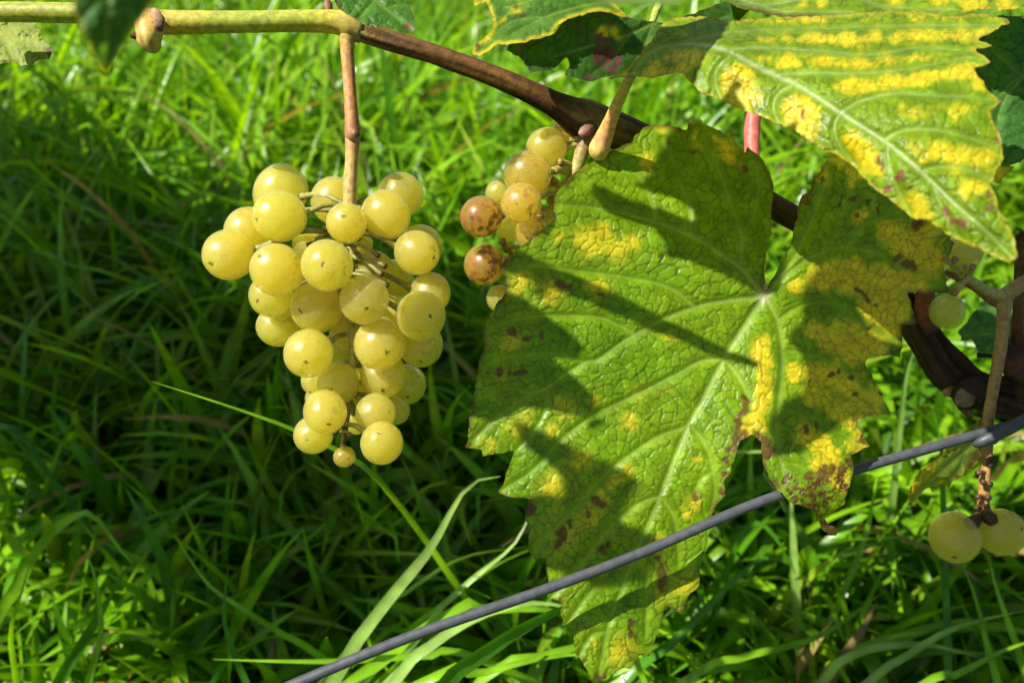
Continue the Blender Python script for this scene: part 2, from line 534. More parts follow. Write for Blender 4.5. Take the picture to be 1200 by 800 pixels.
def build_grass():
    blocks = [
        grass_patch(7800, 0.26, 1.10, 0.22, 0.52, 0.0045, 0.0105, 1.25, 11, k=10),
        grass_patch(19000, 0.90, 3.40, 0.12, 0.30, 0.0045, 0.0085, 1.3, 12, ypow=1.0),
        grass_patch(6500, 0.45, 2.60, 0.05, 0.17, 0.0025, 0.0060, 0.9, 13, k=5),
        grass_patch(5000, -0.5, 0.40, 0.04, 0.13, 0.004, 0.0085, 1.2, 15, k=6),
        grass_patch(1100, 0.30, 2.60, 0.05, 0.11, 0.012, 0.022, 1.4, 14, k=7),
    ]
    for q, (tx, ty, n) in enumerate([(560, 790, 26), (470, 770, 22), (700, 740, 26), (850, 780, 26), (1010, 790, 24), (1130, 770, 26), (60, 760, 24), (160, 800, 18), (1080, 620, 14), (620, 680, 16), (780, 700, 16), (1180, 560, 14), (300, 800, 12), (1040, 500, 12)]):
        G = on_grass(tx, ty, 0.10)
        blocks.append(grass_patch(n + 6, 0, 1, 0.30, 0.50, 0.006, 0.0115, 1.3, 400 + q, k=12, spot=G))
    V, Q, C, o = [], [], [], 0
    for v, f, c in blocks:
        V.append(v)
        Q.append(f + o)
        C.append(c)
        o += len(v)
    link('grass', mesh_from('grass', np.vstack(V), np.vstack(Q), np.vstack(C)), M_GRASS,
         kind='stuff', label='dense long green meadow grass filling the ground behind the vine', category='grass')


build_grass()

# single blades that the photograph lets one pick out: path (px, py, distance), width in px, pigment with its lit or shaded tone, label
GR, GL, GP = (0.06, 0.19, 0.010), (0.17, 0.36, 0.012), (0.27, 0.42, 0.09)  # shaded, lit and pale sheen tones: lighting put into the blade colours
BLADES = [
    ([(-10, 735, .47), (18, 690, .46), (50, 635, .45), (88, 604, .44), (110, 604, .44), (132, 632, .44), (156, 662, .445)], 15, GL, 'arching green grass blade bending over at the lower left edge'),
    ([(62, 812, .45), (92, 760, .45), (128, 700, .45), (152, 658, .46)], 17, GR, 'straight dull grass blade rising from the bottom left corner'),
    ([(545, 700, .45), (500, 635, .40), (462, 585, .38), (424, 545, .36), (345, 504, .345), (262, 474, .335), (178, 447, .33)], 9, GL, 'long thin bright grass blade passing behind the tip of the grape bunch'),
    ([(378, 770, .46), (330, 742, .45), (290, 716, .44), (250, 690, .44), (226, 660, .44), (204, 626, .44)], 9, GL, 'slender bright grass blade slanting below the grape bunch'),
    ([(294, 702, .48), (312, 672, .47), (334, 642, .465), (356, 620, .46)], 15, GL, 'short broad lit grass blade in the shade under the bunch'),
    ([(205, 720, .52), (190, 655, .51), (166, 605, .50), (145, 568, .50)], 15, GR, 'shaded grass blade leaning left beneath the bunch'),
    ([(395, 790, .40), (430, 735, .395), (465, 690, .39), (500, 648, .385), (520, 615, .385), (536, 585, .39), (556, 564, .395), (586, 558, .40)], 18, GP, 'wide pale shining grass blade curving up left of the big leaf'),
    ([(570, 775, .42), (500, 768, .41), (400, 774, .405), (320, 774, .40), (250, 772, .40)], 10, GL, 'bright grass blade lying level along the bottom edge'),
    ([(510, 815, .35), (545, 780, .35), (600, 742, .36), (660, 712, .38), (700, 700, .40)], 30, GR, 'broad dark grass blade passing behind the tip of the big leaf'),
    ([(440, 800, .42), (520, 745, .42), (600, 700, .43), (680, 672, .45)], 13, GL, 'lit grass blade just above the wire at lower middle'),
    ([(420, 745, .43), (480, 690, .43), (545, 652, .44), (620, 640, .45)], 11, GP, 'pale grass blade arching towards the ragged leaf edge'),
    ([(450, 770, .45), (520, 706, .45), (580, 662, .45), (640, 636, .46)], 9, GL, 'narrow bright grass blade fanning towards the ragged leaf edge'),
    ([(500, 735, .41), (570, 716, .41), (640, 714, .42), (700, 728, .43)], 16, GL, 'broad lit grass blade pointing behind the leaf tip'),
    ([(1210, 629, .50), (1090, 628, .48), (1010, 632, .47), (960, 631, .465), (924, 625, .46)], 9, GL, 'level pale grass blade under the right lobe of the leaf'),
    ([(934, 720, .50), (931, 660, .49), (928, 600, .48), (926, 560, .48)], 11, GP, 'upright pale grass blade below the curled lobe'),
    ([(1038, 640, .55), (1046, 575, .54), (1054, 500, .53), (1062, 440, .52), (1075, 400, .52)], 12, GP, 'upright pale grass blade right of the leaf crossing the wire'),
    ([(1172, 815, .42), (1158, 765, .42), (1144, 705, .425), (1126, 655, .43)], 13, GL, 'bright upright grass blade below the lower grapes'),
    ([(1205, 800, .44), (1186, 740, .44), (1168, 690, .445), (1158, 650, .45)], 11, GL, 'bright upright grass blade in the bottom right corner'),
    ([(958, 806, .45), (985, 775, .44), (1030, 758, .44), (1090, 756, .445), (1150, 770, .45)], 11, GP, 'pale grass blade arching low at the bottom right'),
    ([(846, 690, .50), (856, 655, .49), (872, 622, .48), (888, 612, .48), (908, 628, .48), (930, 670, .49)], 9, GR, 'hooked grass blade in shade below the right lobe'),
    ([(866, 528, .46), (886, 545, .455), (905, 568, .45), (920, 600, .45)], 9, GP, 'pale grass blade showing between the two leaf halves'),
    ([(1104, 560, .45), (1102, 520, .45), (1096, 490, .45), (1088, 468, .45)], 10, GR, 'short dark grass blade beside the cut vine wood'),
    ([(560, 800, .42), (630, 770, .42), (720, 750, .43), (800, 742, .45)], 12, GL, 'lit grass blade lying below the leaf tip'),
    ([(720, 812, .44), (790, 752, .45), (850, 690, .46), (905, 640, .48)], 14, GR, 'dull grass blade slanting right of the leaf tip'),
    ([(800, 800, .44), (870, 770, .44), (960, 745, .45), (1040, 690, .47)], 10, GL, 'bright grass blade crossing the bottom right of centre'),
    ([(452, 812, .40), (500, 760, .40), (560, 722, .405), (625, 706, .41), (690, 716, .42)], 15, GP, 'pale arched grass blade above the wire left of the leaf tip'),
    ([(470, 815, .37), (560, 790, .37), (640, 770, .375), (720, 764, .385)], 14, GL, 'lit grass blade under the wire pointing at the leaf tip'),
    ([(480, 760, .44), (540, 690, .44), (600, 640, .445), (622, 600, .45)], 9, GP, 'thin pale grass blade rising beside the ragged leaf edge'),
    ([(700, 830, .40), (735, 780, .40), (765, 735, .405), (800, 705, .41)], 13, GP, 'pale grass blade rising right of the leaf tip'),
    ([(760, 812, .42), (740, 760, .42), (722, 720, .43), (700, 690, .44)], 10, GL, 'bright grass blade half behind the leaf tip'),
    ([(1000, 815, .42), (1060, 770, .42), (1120, 735, .425), (1200, 715, .43)], 11, GP, 'pale grass blade sweeping to the bottom right edge'),
    ([(1060, 815, .41), (1120, 790, .41), (1180, 760, .415), (1230, 745, .42)], 12, GL, 'lit grass blade across the bottom right corner'),
    ([(985, 700, .5), (1010, 640, .5), (1022, 590, .5), (1030, 540, .5)], 9, GL, 'upright bright grass blade right of the curled lobe'),
    ([(1000, 460, .62), (1012, 520, .61), (1010, 580, .60), (1000, 640, .60)][::-1], 9, GP, 'pale grass blade seen just right of the leaf points'),
    ([(20, 815, .42), (12, 740, .42), (26, 690, .425), (40, 640, .43)], 11, GL, 'bright upright grass blade in the bottom left corner'),
    ([(100, 815, .44), (118, 740, .44), (112, 680, .45), (98, 640, .455)], 9, GL, 'lit grass blade under the arch at lower left'),
    ([(300, 830, .42), (276, 770, .42), (262, 720, .43), (268, 660, .44)], 10, GR, 'shaded upright grass blade at lower left of the bunch'),
    ([(0, 500, .55), (60, 560, .54), (120, 640, .53), (180, 700, .52)], 10, GR, 'shaded grass blade at the left edge above the arch'),
]


def build_blades():
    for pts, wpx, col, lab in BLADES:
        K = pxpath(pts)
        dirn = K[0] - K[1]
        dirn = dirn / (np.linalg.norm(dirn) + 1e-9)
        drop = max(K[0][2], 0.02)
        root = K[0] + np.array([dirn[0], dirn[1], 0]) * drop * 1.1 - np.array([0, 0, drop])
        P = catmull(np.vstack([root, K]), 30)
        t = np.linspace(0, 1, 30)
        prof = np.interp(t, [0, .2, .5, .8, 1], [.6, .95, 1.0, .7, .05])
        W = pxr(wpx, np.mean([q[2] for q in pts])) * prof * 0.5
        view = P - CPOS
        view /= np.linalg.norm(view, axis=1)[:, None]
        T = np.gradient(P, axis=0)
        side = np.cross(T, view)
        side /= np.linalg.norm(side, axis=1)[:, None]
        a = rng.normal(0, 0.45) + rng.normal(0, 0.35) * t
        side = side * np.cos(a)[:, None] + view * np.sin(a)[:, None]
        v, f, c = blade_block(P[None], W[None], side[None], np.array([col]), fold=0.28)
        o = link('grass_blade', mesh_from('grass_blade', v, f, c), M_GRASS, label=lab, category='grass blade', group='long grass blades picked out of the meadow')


build_blades()


# ------------------------------------------------------------------ leaf builder
def rbf(ctrl):
    c = np.asarray(ctrl, float)
    X = c[:, :2] / 100.0
    n = len(c)
    r = np.linalg.norm(X[:, None] - X[None], axis=2)
    K = np.where(r > 0, r * r * np.log(r + 1e-12), 0) + np.eye(n) * 0.02
    A = np.zeros((n + 3, n + 3))
    A[:n, :n] = K
    A[:n, n] = A[n, :n] = 1
    A[:n, n + 1:] = X
    A[n + 1:, :n] = X.T
    b = np.r_[c[:, 2], 0, 0, 0]
    s = np.linalg.solve(A, b)

    def f(px, py):
        Y = np.stack([px, py], -1) / 100.0
        out = s[n] + Y @ s[n + 1:]
        for i in range(n):
            q = np.sum((Y - X[i]) ** 2, axis=1)
            out = out + s[i] * 0.5 * q * np.log(q + 1e-12)
        return out
    return f


def in_poly(px, py, poly):
    ins = np.zeros(len(px), bool)
    x1, y1 = poly[:, 0], poly[:, 1]
    x2, y2 = np.roll(x1, -1), np.roll(y1, -1)
    for a, b, c, d in zip(x1, y1, x2, y2):
        if b == d:
            continue
        cond = ((b > py) != (d > py)) & (px < (c - a) * (py - b) / (d - b) + a)
        ins ^= cond
    return ins


def seg_dist(px, py, segs, arc=False):
    """distance to a list of segments (x1,y1,x2,y2,w1,w2): min of d/w style; returns d, width at nearest, nearest point"""
    best = np.full(len(px), 1e9)
    wd = np.zeros(len(px))
    nx, ny = px.copy(), py.copy()
    along, run, last, vid = np.zeros(len(px)), 0.0, None, 0
    for x1, y1, x2, y2, w1, w2 in segs:
        if last is not None and (abs(last[0] - x1) + abs(last[1] - y1) > 1e-6):
            vid += 1
            run += 137.0
        last = (x2, y2)
        dx, dy = x2 - x1, y2 - y1
        t = np.clip(((px - x1) * dx + (py - y1) * dy) / (dx * dx + dy * dy + 1e-9), 0, 1)
        qx, qy = x1 + t * dx, y1 + t * dy
        d = np.hypot(px - qx, py - qy)
        m = d < best
        best[m] = d[m]
        wd[m] = (w1 + t * (w2 - w1))[m]
        nx[m], ny[m] = qx[m], qy[m]
        if arc:
            L = math.hypot(dx, dy)
            sd = np.where(dx * (py - y1) - dy * (px - x1) > 0, 4000.0, 0.0)
            along[m] = (run + t * L + sd)[m]
            run += L
    if arc:
        return best, wd, along
    return best, wd, nx, ny


def cells(x, y, size, seed, jit=0.85):
    """F1, F2 and cell id of a jittered-grid Voronoi"""
    L1, L2, L3 = lattice(seed), lattice(seed + 1), lattice(seed + 2)
    gx, gy = x / size, y / size
    ix, iy = np.floor(gx).astype(int), np.floor(gy).astype(int)
    f1, f2 = np.full(len(x), 9.0), np.full(len(x), 9.0)
    cid = np.zeros(len(x))
    for dx in (-1, 0, 1):
        for dy in (-1, 0, 1):
            a, b = ix + dx, iy + dy
            sx = a + 0.5 + (L1[a % 64, b % 64] - 0.5) * jit
            sy = b + 0.5 + (L2[a % 64, b % 64] - 0.5) * jit
            d = np.hypot(gx - sx, gy - sy)
            m = d < f1
            f2 = np.where(m, f1, np.minimum(f2, d))
            cid = np.where(m, L3[a % 64, b % 64], cid)
            f1 = np.where(m, d, f1)
    return f1, f2, cid


def blobs(px, py, B, soft=1.0):
    out = np.zeros(len(px))
    px, py = px + 16 * (fbm(px / 14, py / 14, 811, 3) - .5) + 14 * (fbm(px / 40, py / 40, 815, 2) - .5), py + 16 * (fbm(px / 14, py / 14, 821, 3) - .5) + 14 * (fbm(px / 40, py / 40, 825, 2) - .5)
    for b in B:
        x, y, r = b[:3]
        s = b[3] if len(b) > 3 else 1.0
        q = ((px - x) ** 2 + (py - y) ** 2) / (r * r)
        out = np.maximum(out, s * np.exp(-(q ** 0.8) * soft))
    return out


def smooth_line(pl, n=None):
    pl = np.asarray(pl, float)
    if len(pl) < 3:
        return pl
    n = n or max(8, int(np.sum(np.hypot(*np.diff(pl[:, :2], axis=0).T)) / 6))
    return catmull(pl, n)


def jag(poly, amp, seed, step=5.0):
    """resample an outline and roughen it a little"""
    P = np.asarray(poly, float)
    out = []
    r = np.random.default_rng(seed)
    for a, b in zip(P, np.roll(P, -1, axis=0)):
        L = np.hypot(*(b - a))
        k = max(1, int(L / step))
        nrm = np.array([-(b - a)[1], (b - a)[0]]) / (L + 1e-9)
        for i in range(k):
            q = a + (b - a) * i / k
            out.append(q + (nrm * r.normal(0, amp) if i else 0))
    return np.array(out)


def leaf_blade(name, outline, ctrl, veins, parent, mat, yellow=(), brown=(), step=2.0, cell=14.0, seed=1,
               green=((0.118, 0.245, 0.003), (0.215, 0.355, 0.007)), yel=(0.66, 0.54, 0.02), brn=(0.115, 0.055, 0.017),
               vein_col=(0.34, 0.42, 0.10), groove=0.0006, pucker=0.0007, stretch=(1.0, 1.0, 0.0), edge_brown=0.6, edge_w=4.0,
               jag_amp=0.8, vein_up=False, wave=0.0, speckle=(), edge_yel=0.0, hub=None):
    poly = jag(outline, jag_amp, seed)
    x0, y0 = poly.min(0) - step
    x1, y1 = poly.max(0) + step
    gx, gy = np.arange(x0, x1 + step, step), np.arange(y0, y1 + step, step)
    nx_, ny_ = len(gx), len(gy)
    X, Y = np.meshgrid(gx, gy, indexing='ij')
    px, py = X.ravel().copy(), Y.ravel().copy()
    ins = in_poly(px, py, poly)
    I, J = np.meshgrid(np.arange(nx_ - 1), np.arange(ny_ - 1), indexing='ij')
    a = (I * ny_ + J).ravel()
    q = np.stack([a, a + ny_, a + ny_ + 1, a + 1], -1)
    cnt = ins[q].sum(1)
    q = q[cnt >= 2]
    used = np.unique(q)
    remap = np.full(nx_ * ny_, -1)
    remap[used] = np.arange(len(used))
    q = remap[q]
    px, py, ins = px[used], py[used], ins[used]
    es = np.hstack([poly, np.roll(poly, -1, axis=0), np.ones((len(poly), 2))])
    de, _, ex, ey = seg_dist(px, py, es)
    out_ = ~ins | (de < step * 0.35)
    px[out_], py[out_] = ex[out_], ey[out_]
    de = np.where(out_, 0, de)
    # veins
    segs = []
    for v in veins:
        s = smooth_line(v)
        for i in range(len(s) - 1):
            segs.append((*s[i, :2], *s[i + 1, :2], s[i, 2] * .8, s[i + 1, 2] * .8))
    dv, wv, al = seg_dist(px, py, segs, arc=True)
    # reticulation
    w1_ = 8 * (fbm(px / 22, py / 22, seed + 40, 2) - 0.5)
    w2_ = 8 * (fbm(px / 22, py / 22, seed + 60, 2) - 0.5)
    cx = (al + 0.45 * dv + w1_) * 1.05
    cy = dv * 0.85 + w2_
    f1, f2, cid = cells(cx + 1000, cy + 1000, cell, seed, 0.75)
    g1, g2, cid2 = cells(px + w1_ + 1000, py + w2_ + 1000, cell * 0.42, seed + 9)
    e1, e2 = f2 - f1, g2 - g1
    vm = np.exp(-(dv / np.maximum(wv, 0.4)) ** 2)
    near = sstep(0, 9, dv)
    bulge = sstep(0.0, 0.17, e1) * (0.7 + 0.6 * cid) * near
    fine = sstep(0.0, 0.3, e2) * near
    dome = np.minimum(dv, 34) / 34
    sgn = 1.0 if vein_up else -1.0
    h = sgn * groove * np.exp(-(dv / (wv * 1.9 + 1.2)) ** 2) * np.clip(wv / 2.2, 0.4, 1.3) + pucker * bulge + 0.30 * pucker * fine + 0.0005 * dome
    h = h + vm * 0.0001 * np.clip(wv / 3, 0, 1)
    d0 = rbf(ctrl)(px, py)
    if wave:
        d0 = d0 + wave * (fbm(px / 45, py / 45, seed + 80, 2) - 0.5) * 2
    P = at(px, py, d0 - h)
    # pigment
    nz = fbm(px / 22, py / 22, seed + 100, 4)
    nz2 = fbm(px / 6, py / 6, seed + 120, 3)
    big = fbm(px / 90, py / 90, seed + 140, 3)
    col = np.array(green[0])[None] * (1 - big[:, None]) + np.array(green[1])[None] * big[:, None]
    col = col * (0.80 + 0.4 * nz[:, None]) * (0.88 + 0.24 * cid[:, None])
    line = np.maximum((1 - sstep(0.02, 0.15, e1)), 0.35 * (1 - sstep(0.02, 0.18, e2))) * near
    ym = np.zeros(len(px))
    if len(yellow):
        ym = blobs(px, py, yellow)
        ym = sstep(0.10, 1.02, ym * (0.62 + 0.62 * nz + 0.22 * cid) * (0.45 + 0.55 * sstep(2, 12, dv)))
    if edge_yel:
        ym = np.maximum(ym, edge_yel * np.exp(-(de / 3.5) ** 2))
    yc = np.array(yel)[None] * (0.80 + 0.35 * nz2[:, None])
    gy_ = np.array([0.30, 0.38, 0.015])
    col = col * (1 - np.minimum(ym * 2, 1)[:, None]) + np.minimum(ym * 2, 1)[:, None] * (gy_ * (1 - ym[:, None]) + yc * ym[:, None])
    col = col * (1 - 0.42 * line[:, None])  # groove shading put into the colour along the fine vein lines
    k = np.clip(vm * np.clip(wv / 2.2, 0.35, 1.0), 0, 1)[:, None] * 0.8
    col = col * (1 - k) + np.array(vein_col)[None] * k
    bm = np.zeros(len(px))
    if len(brown):
        bm = 0.9 * sstep(0.28, 0.66, blobs(px, py, brown) * (0.45 + 1.1 * nz2 * 0.9))
    if len(speckle):
        sp = blobs(px, py, speckle, 0.8)
        bm = np.maximum(bm, sstep(0.45, 0.6, sp * (0.35 + cid2 * 0.9) * (0.4 + 0.6 * sstep(0.02, 0.2, e2))))
    if edge_brown:
        eb = np.exp(-(de / edge_w) ** 2) * sstep(0.50, 0.70, fbm(px / 35, py / 35, seed + 200, 3)) * edge_brown * 1.6
        bm = np.maximum(bm, np.clip(eb, 0, 0.95))
        rim = np.exp(-(de / 1.6) ** 2) * 0.35
        bm = np.maximum(bm, rim)
    bc = np.array(brn)[None] * (0.5 + 1.0 * nz2[:, None])
    col = col * (1 - bm[:, None]) + bc * bm[:, None]
    if hub:
        hk = np.exp(-((px - hub[0]) ** 2 + (py - hub[1]) ** 2) / 49.0)[:, None] * 0.85
        col = col * (1 - hk) + np.array([0.62, 0.58, 0.42]) * hk
    me = mesh_from(name, P, q[:, ::-1], np.clip(col, 0.002, 0.9))
    return link(name, me, mat, parent)


def stem_tube(name, pts, r_px, cols, parent, mat, n=30, sides=14, rough=0.06, ridges=0, seed=3, stripe=0.0, cap=0.25):
    L = np.asarray(pts, float)
    P = pxpath(L)
    R = pxr(r_px, L[:, 2])
    v, f, c = join([tube(P, R, n=n, sides=sides, cols=cols, rough=rough, ridges=ridges, seed=seed, stripe=stripe, cap=cap)])
    return link(name, mesh_from(name, v, f, c), mat, parent)


# ------------------------------------------------------------------ the vine wood and canes
CG, CY, CB, CD = (0.31, 0.33, 0.03), (0.43, 0.34, 0.045), (0.095, 0.045, 0.013), (0.060, 0.036, 0.021)
vine = empty('grapevine_cane', at(1200., 500., .34), 'grapevine cane running green to brown along the top into dark old wood at right', 'vine cane')
stem_tube('green_cane', [(-30, 14, .272), (60, 15, .274), (150, 18, .276), (185, 26, .277), (260, 26, .279), (350, 25, .282), (392, 26, .284), (408, 30, .285), (425, 36, .286)],
          [11.5, 11.5, 12, 14, 12.5, 12.5, 13.5, 16, 15], [CG, CG, CG, CY, CG, CG, CY, (0.33, 0.24, 0.05), (0.24, 0.17, 0.04)], vine, M_STEM, n=90, sides=24, rough=0.03, seed=5, stripe=0.25)
stem_tube('brown_cane', [(418, 34, .2855), (450, 46, .287), (520, 68, .291), (600, 98, .297), (650, 122, .302), (688, 142, .306), (735, 158, .311), (800, 186, .317), (870, 222, .322), (925, 252, .327), (990, 290, .331), (1050, 345, .335), (1078, 385, .337)],
          [13.5, 12, 11.5, 12.5, 15, 23, 20, 15, 14, 14, 14.5, 16, 18], [(0.24, 0.17, 0.04), (0.10, 0.055, 0.02), CB, CB, CB, (0.20, 0.14, 0.035), (0.07, 0.04, 0.018), CD, CD, CD, CD, CD, CD], vine, M_CANE, n=140, sides=24, rough=0.06, ridges=7, seed=9, stripe=1.5)
stem_tube('old_wood', [(1062, 358, .336), (1082, 392, .337), (1108, 430, .338), (1140, 456, .339), (1180, 470, .341), (1230, 486, .343), (1300, 520, .347), (1350, 640, .37), (1365, 900, .45), (1370, 1300, .56)],
          [17, 20, 21, 23, 27, 30, 34, 40, 44, 48], [CD] * 10, vine, M_WOOD, n=160, sides=48, rough=0.55, ridges=11, seed=15, stripe=1.3)
stem_tube('cut_stub', [(1140, 452, .338), (1134, 462, .327), (1131, 466, .3225)], [15, 15.5, 14.5], [CD, CD, (0.05, 0.035, 0.02)], vine, M_WOOD, n=20, sides=20, rough=0.25, seed=21, cap=-0.05)
stem_tube('cut_face', [(1132, 465, .3240), (1131, 466, .3222), (1131, 466, .3218)], [11.5, 11.5, 10.5], [(0.10, 0.07, 0.045), (0.15, 0.11, 0.07), (0.20, 0.155, 0.10)], vine, M_WOOD, n=8, sides=20, rough=0.25, seed=24, stripe=.6, cap=-0.1)
stem_tube('broken_spur', [(1120, 455, .337), (1112, 459, .328), (1108, 460, .325)], [6, 5.5, 4], [CD, (0.22, 0.12, 0.05), (0.36, 0.22, 0.10)], vine, M_WOOD, n=12, sides=12, rough=0.2, seed=22)
stem_tube('bark_flake', [(1126, 474, .329), (1134, 482, .328), (1137, 490, .328)], [6, 6, 2], [CD, (0.16, 0.09, 0.05), (0.10, 0.06, 0.03)], vine, M_WOOD, n=12, sides=10, rough=0.3, seed=23)
stem_tube('node_stump', [(176, 20, .277), (172, 26, .268), (174, 36, .263), (176, 48, .262), (180, 54, .264)], [10, 13, 14.5, 14, 10], [CY, (0.42, 0.30, 0.07), (0.42, 0.27, 0.06), (0.36, 0.27, 0.055), (0.26, 0.22, 0.05)], vine, M_STEM, n=30, sides=20, rough=0.16, seed=31, stripe=0.5)
stem_tube('leaf_scar', [(180, 12, .266), (186, 22, .262), (187, 34, .260)], [4, 7, 5], [(0.26, 0.17, 0.09), (0.30, 0.20, 0.11), (0.15, 0.08, 0.05)], vine, M_WOOD, n=14, sides=12, rough=0.3, seed=32)
stem_tube('bud', [(166, 40, .270), (158, 42, .269), (153, 43, .268)], [4, 4.5, 2], [CB, (0.14, 0.06, 0.03), CB], vine, M_WOOD, n=12, sides=10, rough=0.2, seed=33)
stem_tube('bud', [(386, 14, .283), (384, 4, .283), (380, 0, .283)], [4, 4.5, 1.5], [(0.22, 0.12, 0.06), (0.30, 0.18, 0.10), CB], vine, M_WOOD, n=12, sides=10, rough=0.25, seed=34)
stem_tube('bud', [(692, 150, .299), (686, 154, .294), (680, 157, .292)], [8, 7, 3], [CB, (0.17, 0.09, 0.06), (0.30, 0.17, 0.12)], vine, M_WOOD, n=12, sides=12, rough=0.3, seed=35)
stem_tube('side_shoot', [(1086, 388, .335), (1082, 362, .332), (1085, 340, .331), (1092, 300, .332)], [15, 13, 10, 9], [CD, (0.24, 0.075, 0.03), (0.30, 0.12, 0.05), CG], vine, M_CANE, n=30, sides=16, rough=0.08, seed=36)
stem_tube('dry_twig', [(1196, 470, .333), (1192, 400, .331), (1194, 340, .330), (1196, 285, .330), (1193, 276, .330)], [9, 7, 6, 6, 7], [CD, CB, (0.14, 0.08, 0.03), CB, CD], vine, M_WOOD, n=40, sides=12, rough=0.3, seed=37)
stem_tube('dry_twig', [(1204, 445, .329), (1185, 424, .328), (1182, 410, .328), (1178, 392, .328)], [11, 15, 8, 3], [CD, (0.11, 0.05, 0.025), CD, CD], vine, M_WOOD, n=24, sides=12, rough=0.45, seed=38)
stem_tube('dry_twig', [(1176, 419, .327), (1160, 417, .326), (1146, 416, .326)], [2.2, 2.2, 3.4], [CD] * 3, vine, M_WOOD, n=14, sides=8, rough=0.2, seed=39)

# ------------------------------------------------------------------ trellis wire
def wire_d(x):
    return 1.0 / (1 / 0.238 + (x - 350) / 850.0 * (1 / 0.31 - 1 / 0.238))


wx = np.array([300, 350, 480, 640, 760, 880, 1000, 1100, 1160, 1215, 1300])
wy = np.array([822, 799, 746, 690, 644, 592, 551, 522, 505, 490, 468])
wp = np.stack([wx, wy, wire_d(wx)], 1)
WP = pxpath(wp)
WP = np.vstack([WP[0] + (WP[0] - WP[2]) * np.array([[9], [4], [1.5]]), WP, WP[-1] + (WP[-1] - WP[-3]) * np.array([[2], [6], [14]])])
wr = np.r_[[.00155] * 3, pxr(6.5, wp[:, 2]) * np.interp(wx, [300, 700, 1200], [1.0, 0.95, 0.9]), [.0018] * 3]
v, f, c = join([tube(WP, wr, n=300, sides=16, rough=0.02, seed=2)])
link('trellis_wire', mesh_from('trellis_wire', v, f), M_WIRE, label='thick dull grey trellis wire crossing in front of the big leaf', category='wire')
tp = [(1142, 521, .303), (1152, 517, .3005), (1172, 508, .300), (1192, 497, .301), (1230, 476, .303)]
v, f, c = join([tube(pxpath(tp), pxr([4.5, 8, 8.5, 9, 9], np.array(tp)[:, 2]), flat=0.75, n=50, sides=16, rough=0.03, seed=4)])
link('wire_end', mesh_from('wire_end', v, f), M_WIRE, label='blunt grey wire end overlapping the trellis wire at the right edge', category='wire')


# ------------------------------------------------------------------ leaves
def new_leaf(label, px, py, d, **kw):
    return empty('vine_leaf', at(float(px), float(py), float(d)), label, 'leaf', **kw)


# --- the big leaf in the middle
MAIN = [(895, 347), (896, 330), (895, 318), (900, 290), (903, 270), (905, 240), (906, 215), (901, 200), (899, 197), (897, 194), (890, 183), (876, 172), (872, 181), (868, 172), (858, 162), (854, 152),
        (850, 158), (840, 152), (828, 146), (820, 138), (812, 137), (806, 145), (806, 153), (795, 149), (780, 147), (765, 147), (752, 150), (744, 158), (741, 167), (728, 171), (715, 177),
        (704, 186), (685, 194), (670, 205), (661, 216), (652, 227), (649, 240), (650, 257), (640, 265), (627, 275), (615, 285), (602, 295), (589, 308), (588, 320), (594, 332), (591, 345), (581, 357),
        (575, 366), (568, 378), (566, 385), (567, 402), (561, 425), (560, 437), (555, 462), (550, 495), (549, 515), (545, 525), (556, 526), (564, 526), (566, 535), (585, 531), (602, 528),
        (597, 545), (587, 570), (583, 577), (594, 581), (620, 584), (615, 602), (615, 610), (622, 616), (619, 630), (619, 645), (626, 655), (641, 653), (642, 675), (641, 687), (642, 701),
        (657, 703), (659, 732), (671, 738), (674, 762), (682, 775), (690, 788), (700, 797), (709, 795), (720, 785), (730, 782), (739, 783), (750, 767), (761, 768), (765, 755), (772, 737),
        (782, 706), (790, 715), (799, 719), (806, 700), (819, 686), (820, 665), (829, 637), (830, 616), (837, 595), (850, 580), (848, 562), (857, 552), (864, 525), (867, 516), (882, 508),
        (892, 517), (894, 543), (905, 565), (925, 588), (948, 595), (959, 601), (960, 612), (964, 621), (972, 627), (980, 627), (983, 620), (970, 614), (966, 606), (972, 603), (990, 591), (993, 575), (1000, 552), (997, 533), (1019, 523), (1006, 500),
        (1003, 491), (1044, 484), (1029, 455), (1014, 425), (1016, 420), (1042, 416), (1055, 419), (1058, 406), (1057, 381), (1075, 379), (1063, 343), (1111, 343), (1106, 313),
        (1119, 285), (1096, 262), (1090, 238), (1060, 222), (1050, 200), (1020, 196), (1006, 183), (992, 187), (982, 179), (970, 185), (952, 214), (950, 223), (938, 232), (931, 265), (925, 289), (910, 318), (900, 336)]
MAIN_D = [(895, 347, .292), (840, 312, .290), (750, 160, .300), (870, 180, .301), (905, 240, .298), (650, 240, .287), (560, 440, .283), (550, 520, .280), (700, 300, .288), (720, 420, .286),
          (620, 640, .276), (700, 790, .272), (740, 650, .2785), (680, 700, .2745), (640, 560, .2795), (790, 510, .2845), (850, 420, .2895), (865, 515, .2815), (840, 595, .2815), (830, 625, .2825), (790, 712, .281), (820, 660, .2835), (885, 490, .2825),
          (895, 440, .2855), (930, 450, .2885), (960, 590, .2770), (925, 588, .2770), (905, 550, .2785), (995, 560, .2795), (1045, 482, .292), (1000, 420, .293), (1060, 400, .299), (1110, 343, .302), (1112, 285, .302),
          (980, 300, .294), (930, 300, .2925), (970, 200, .2945), (945, 228, .2975), (1050, 220, .300), (976, 625, .284), (960, 360, .2925)]
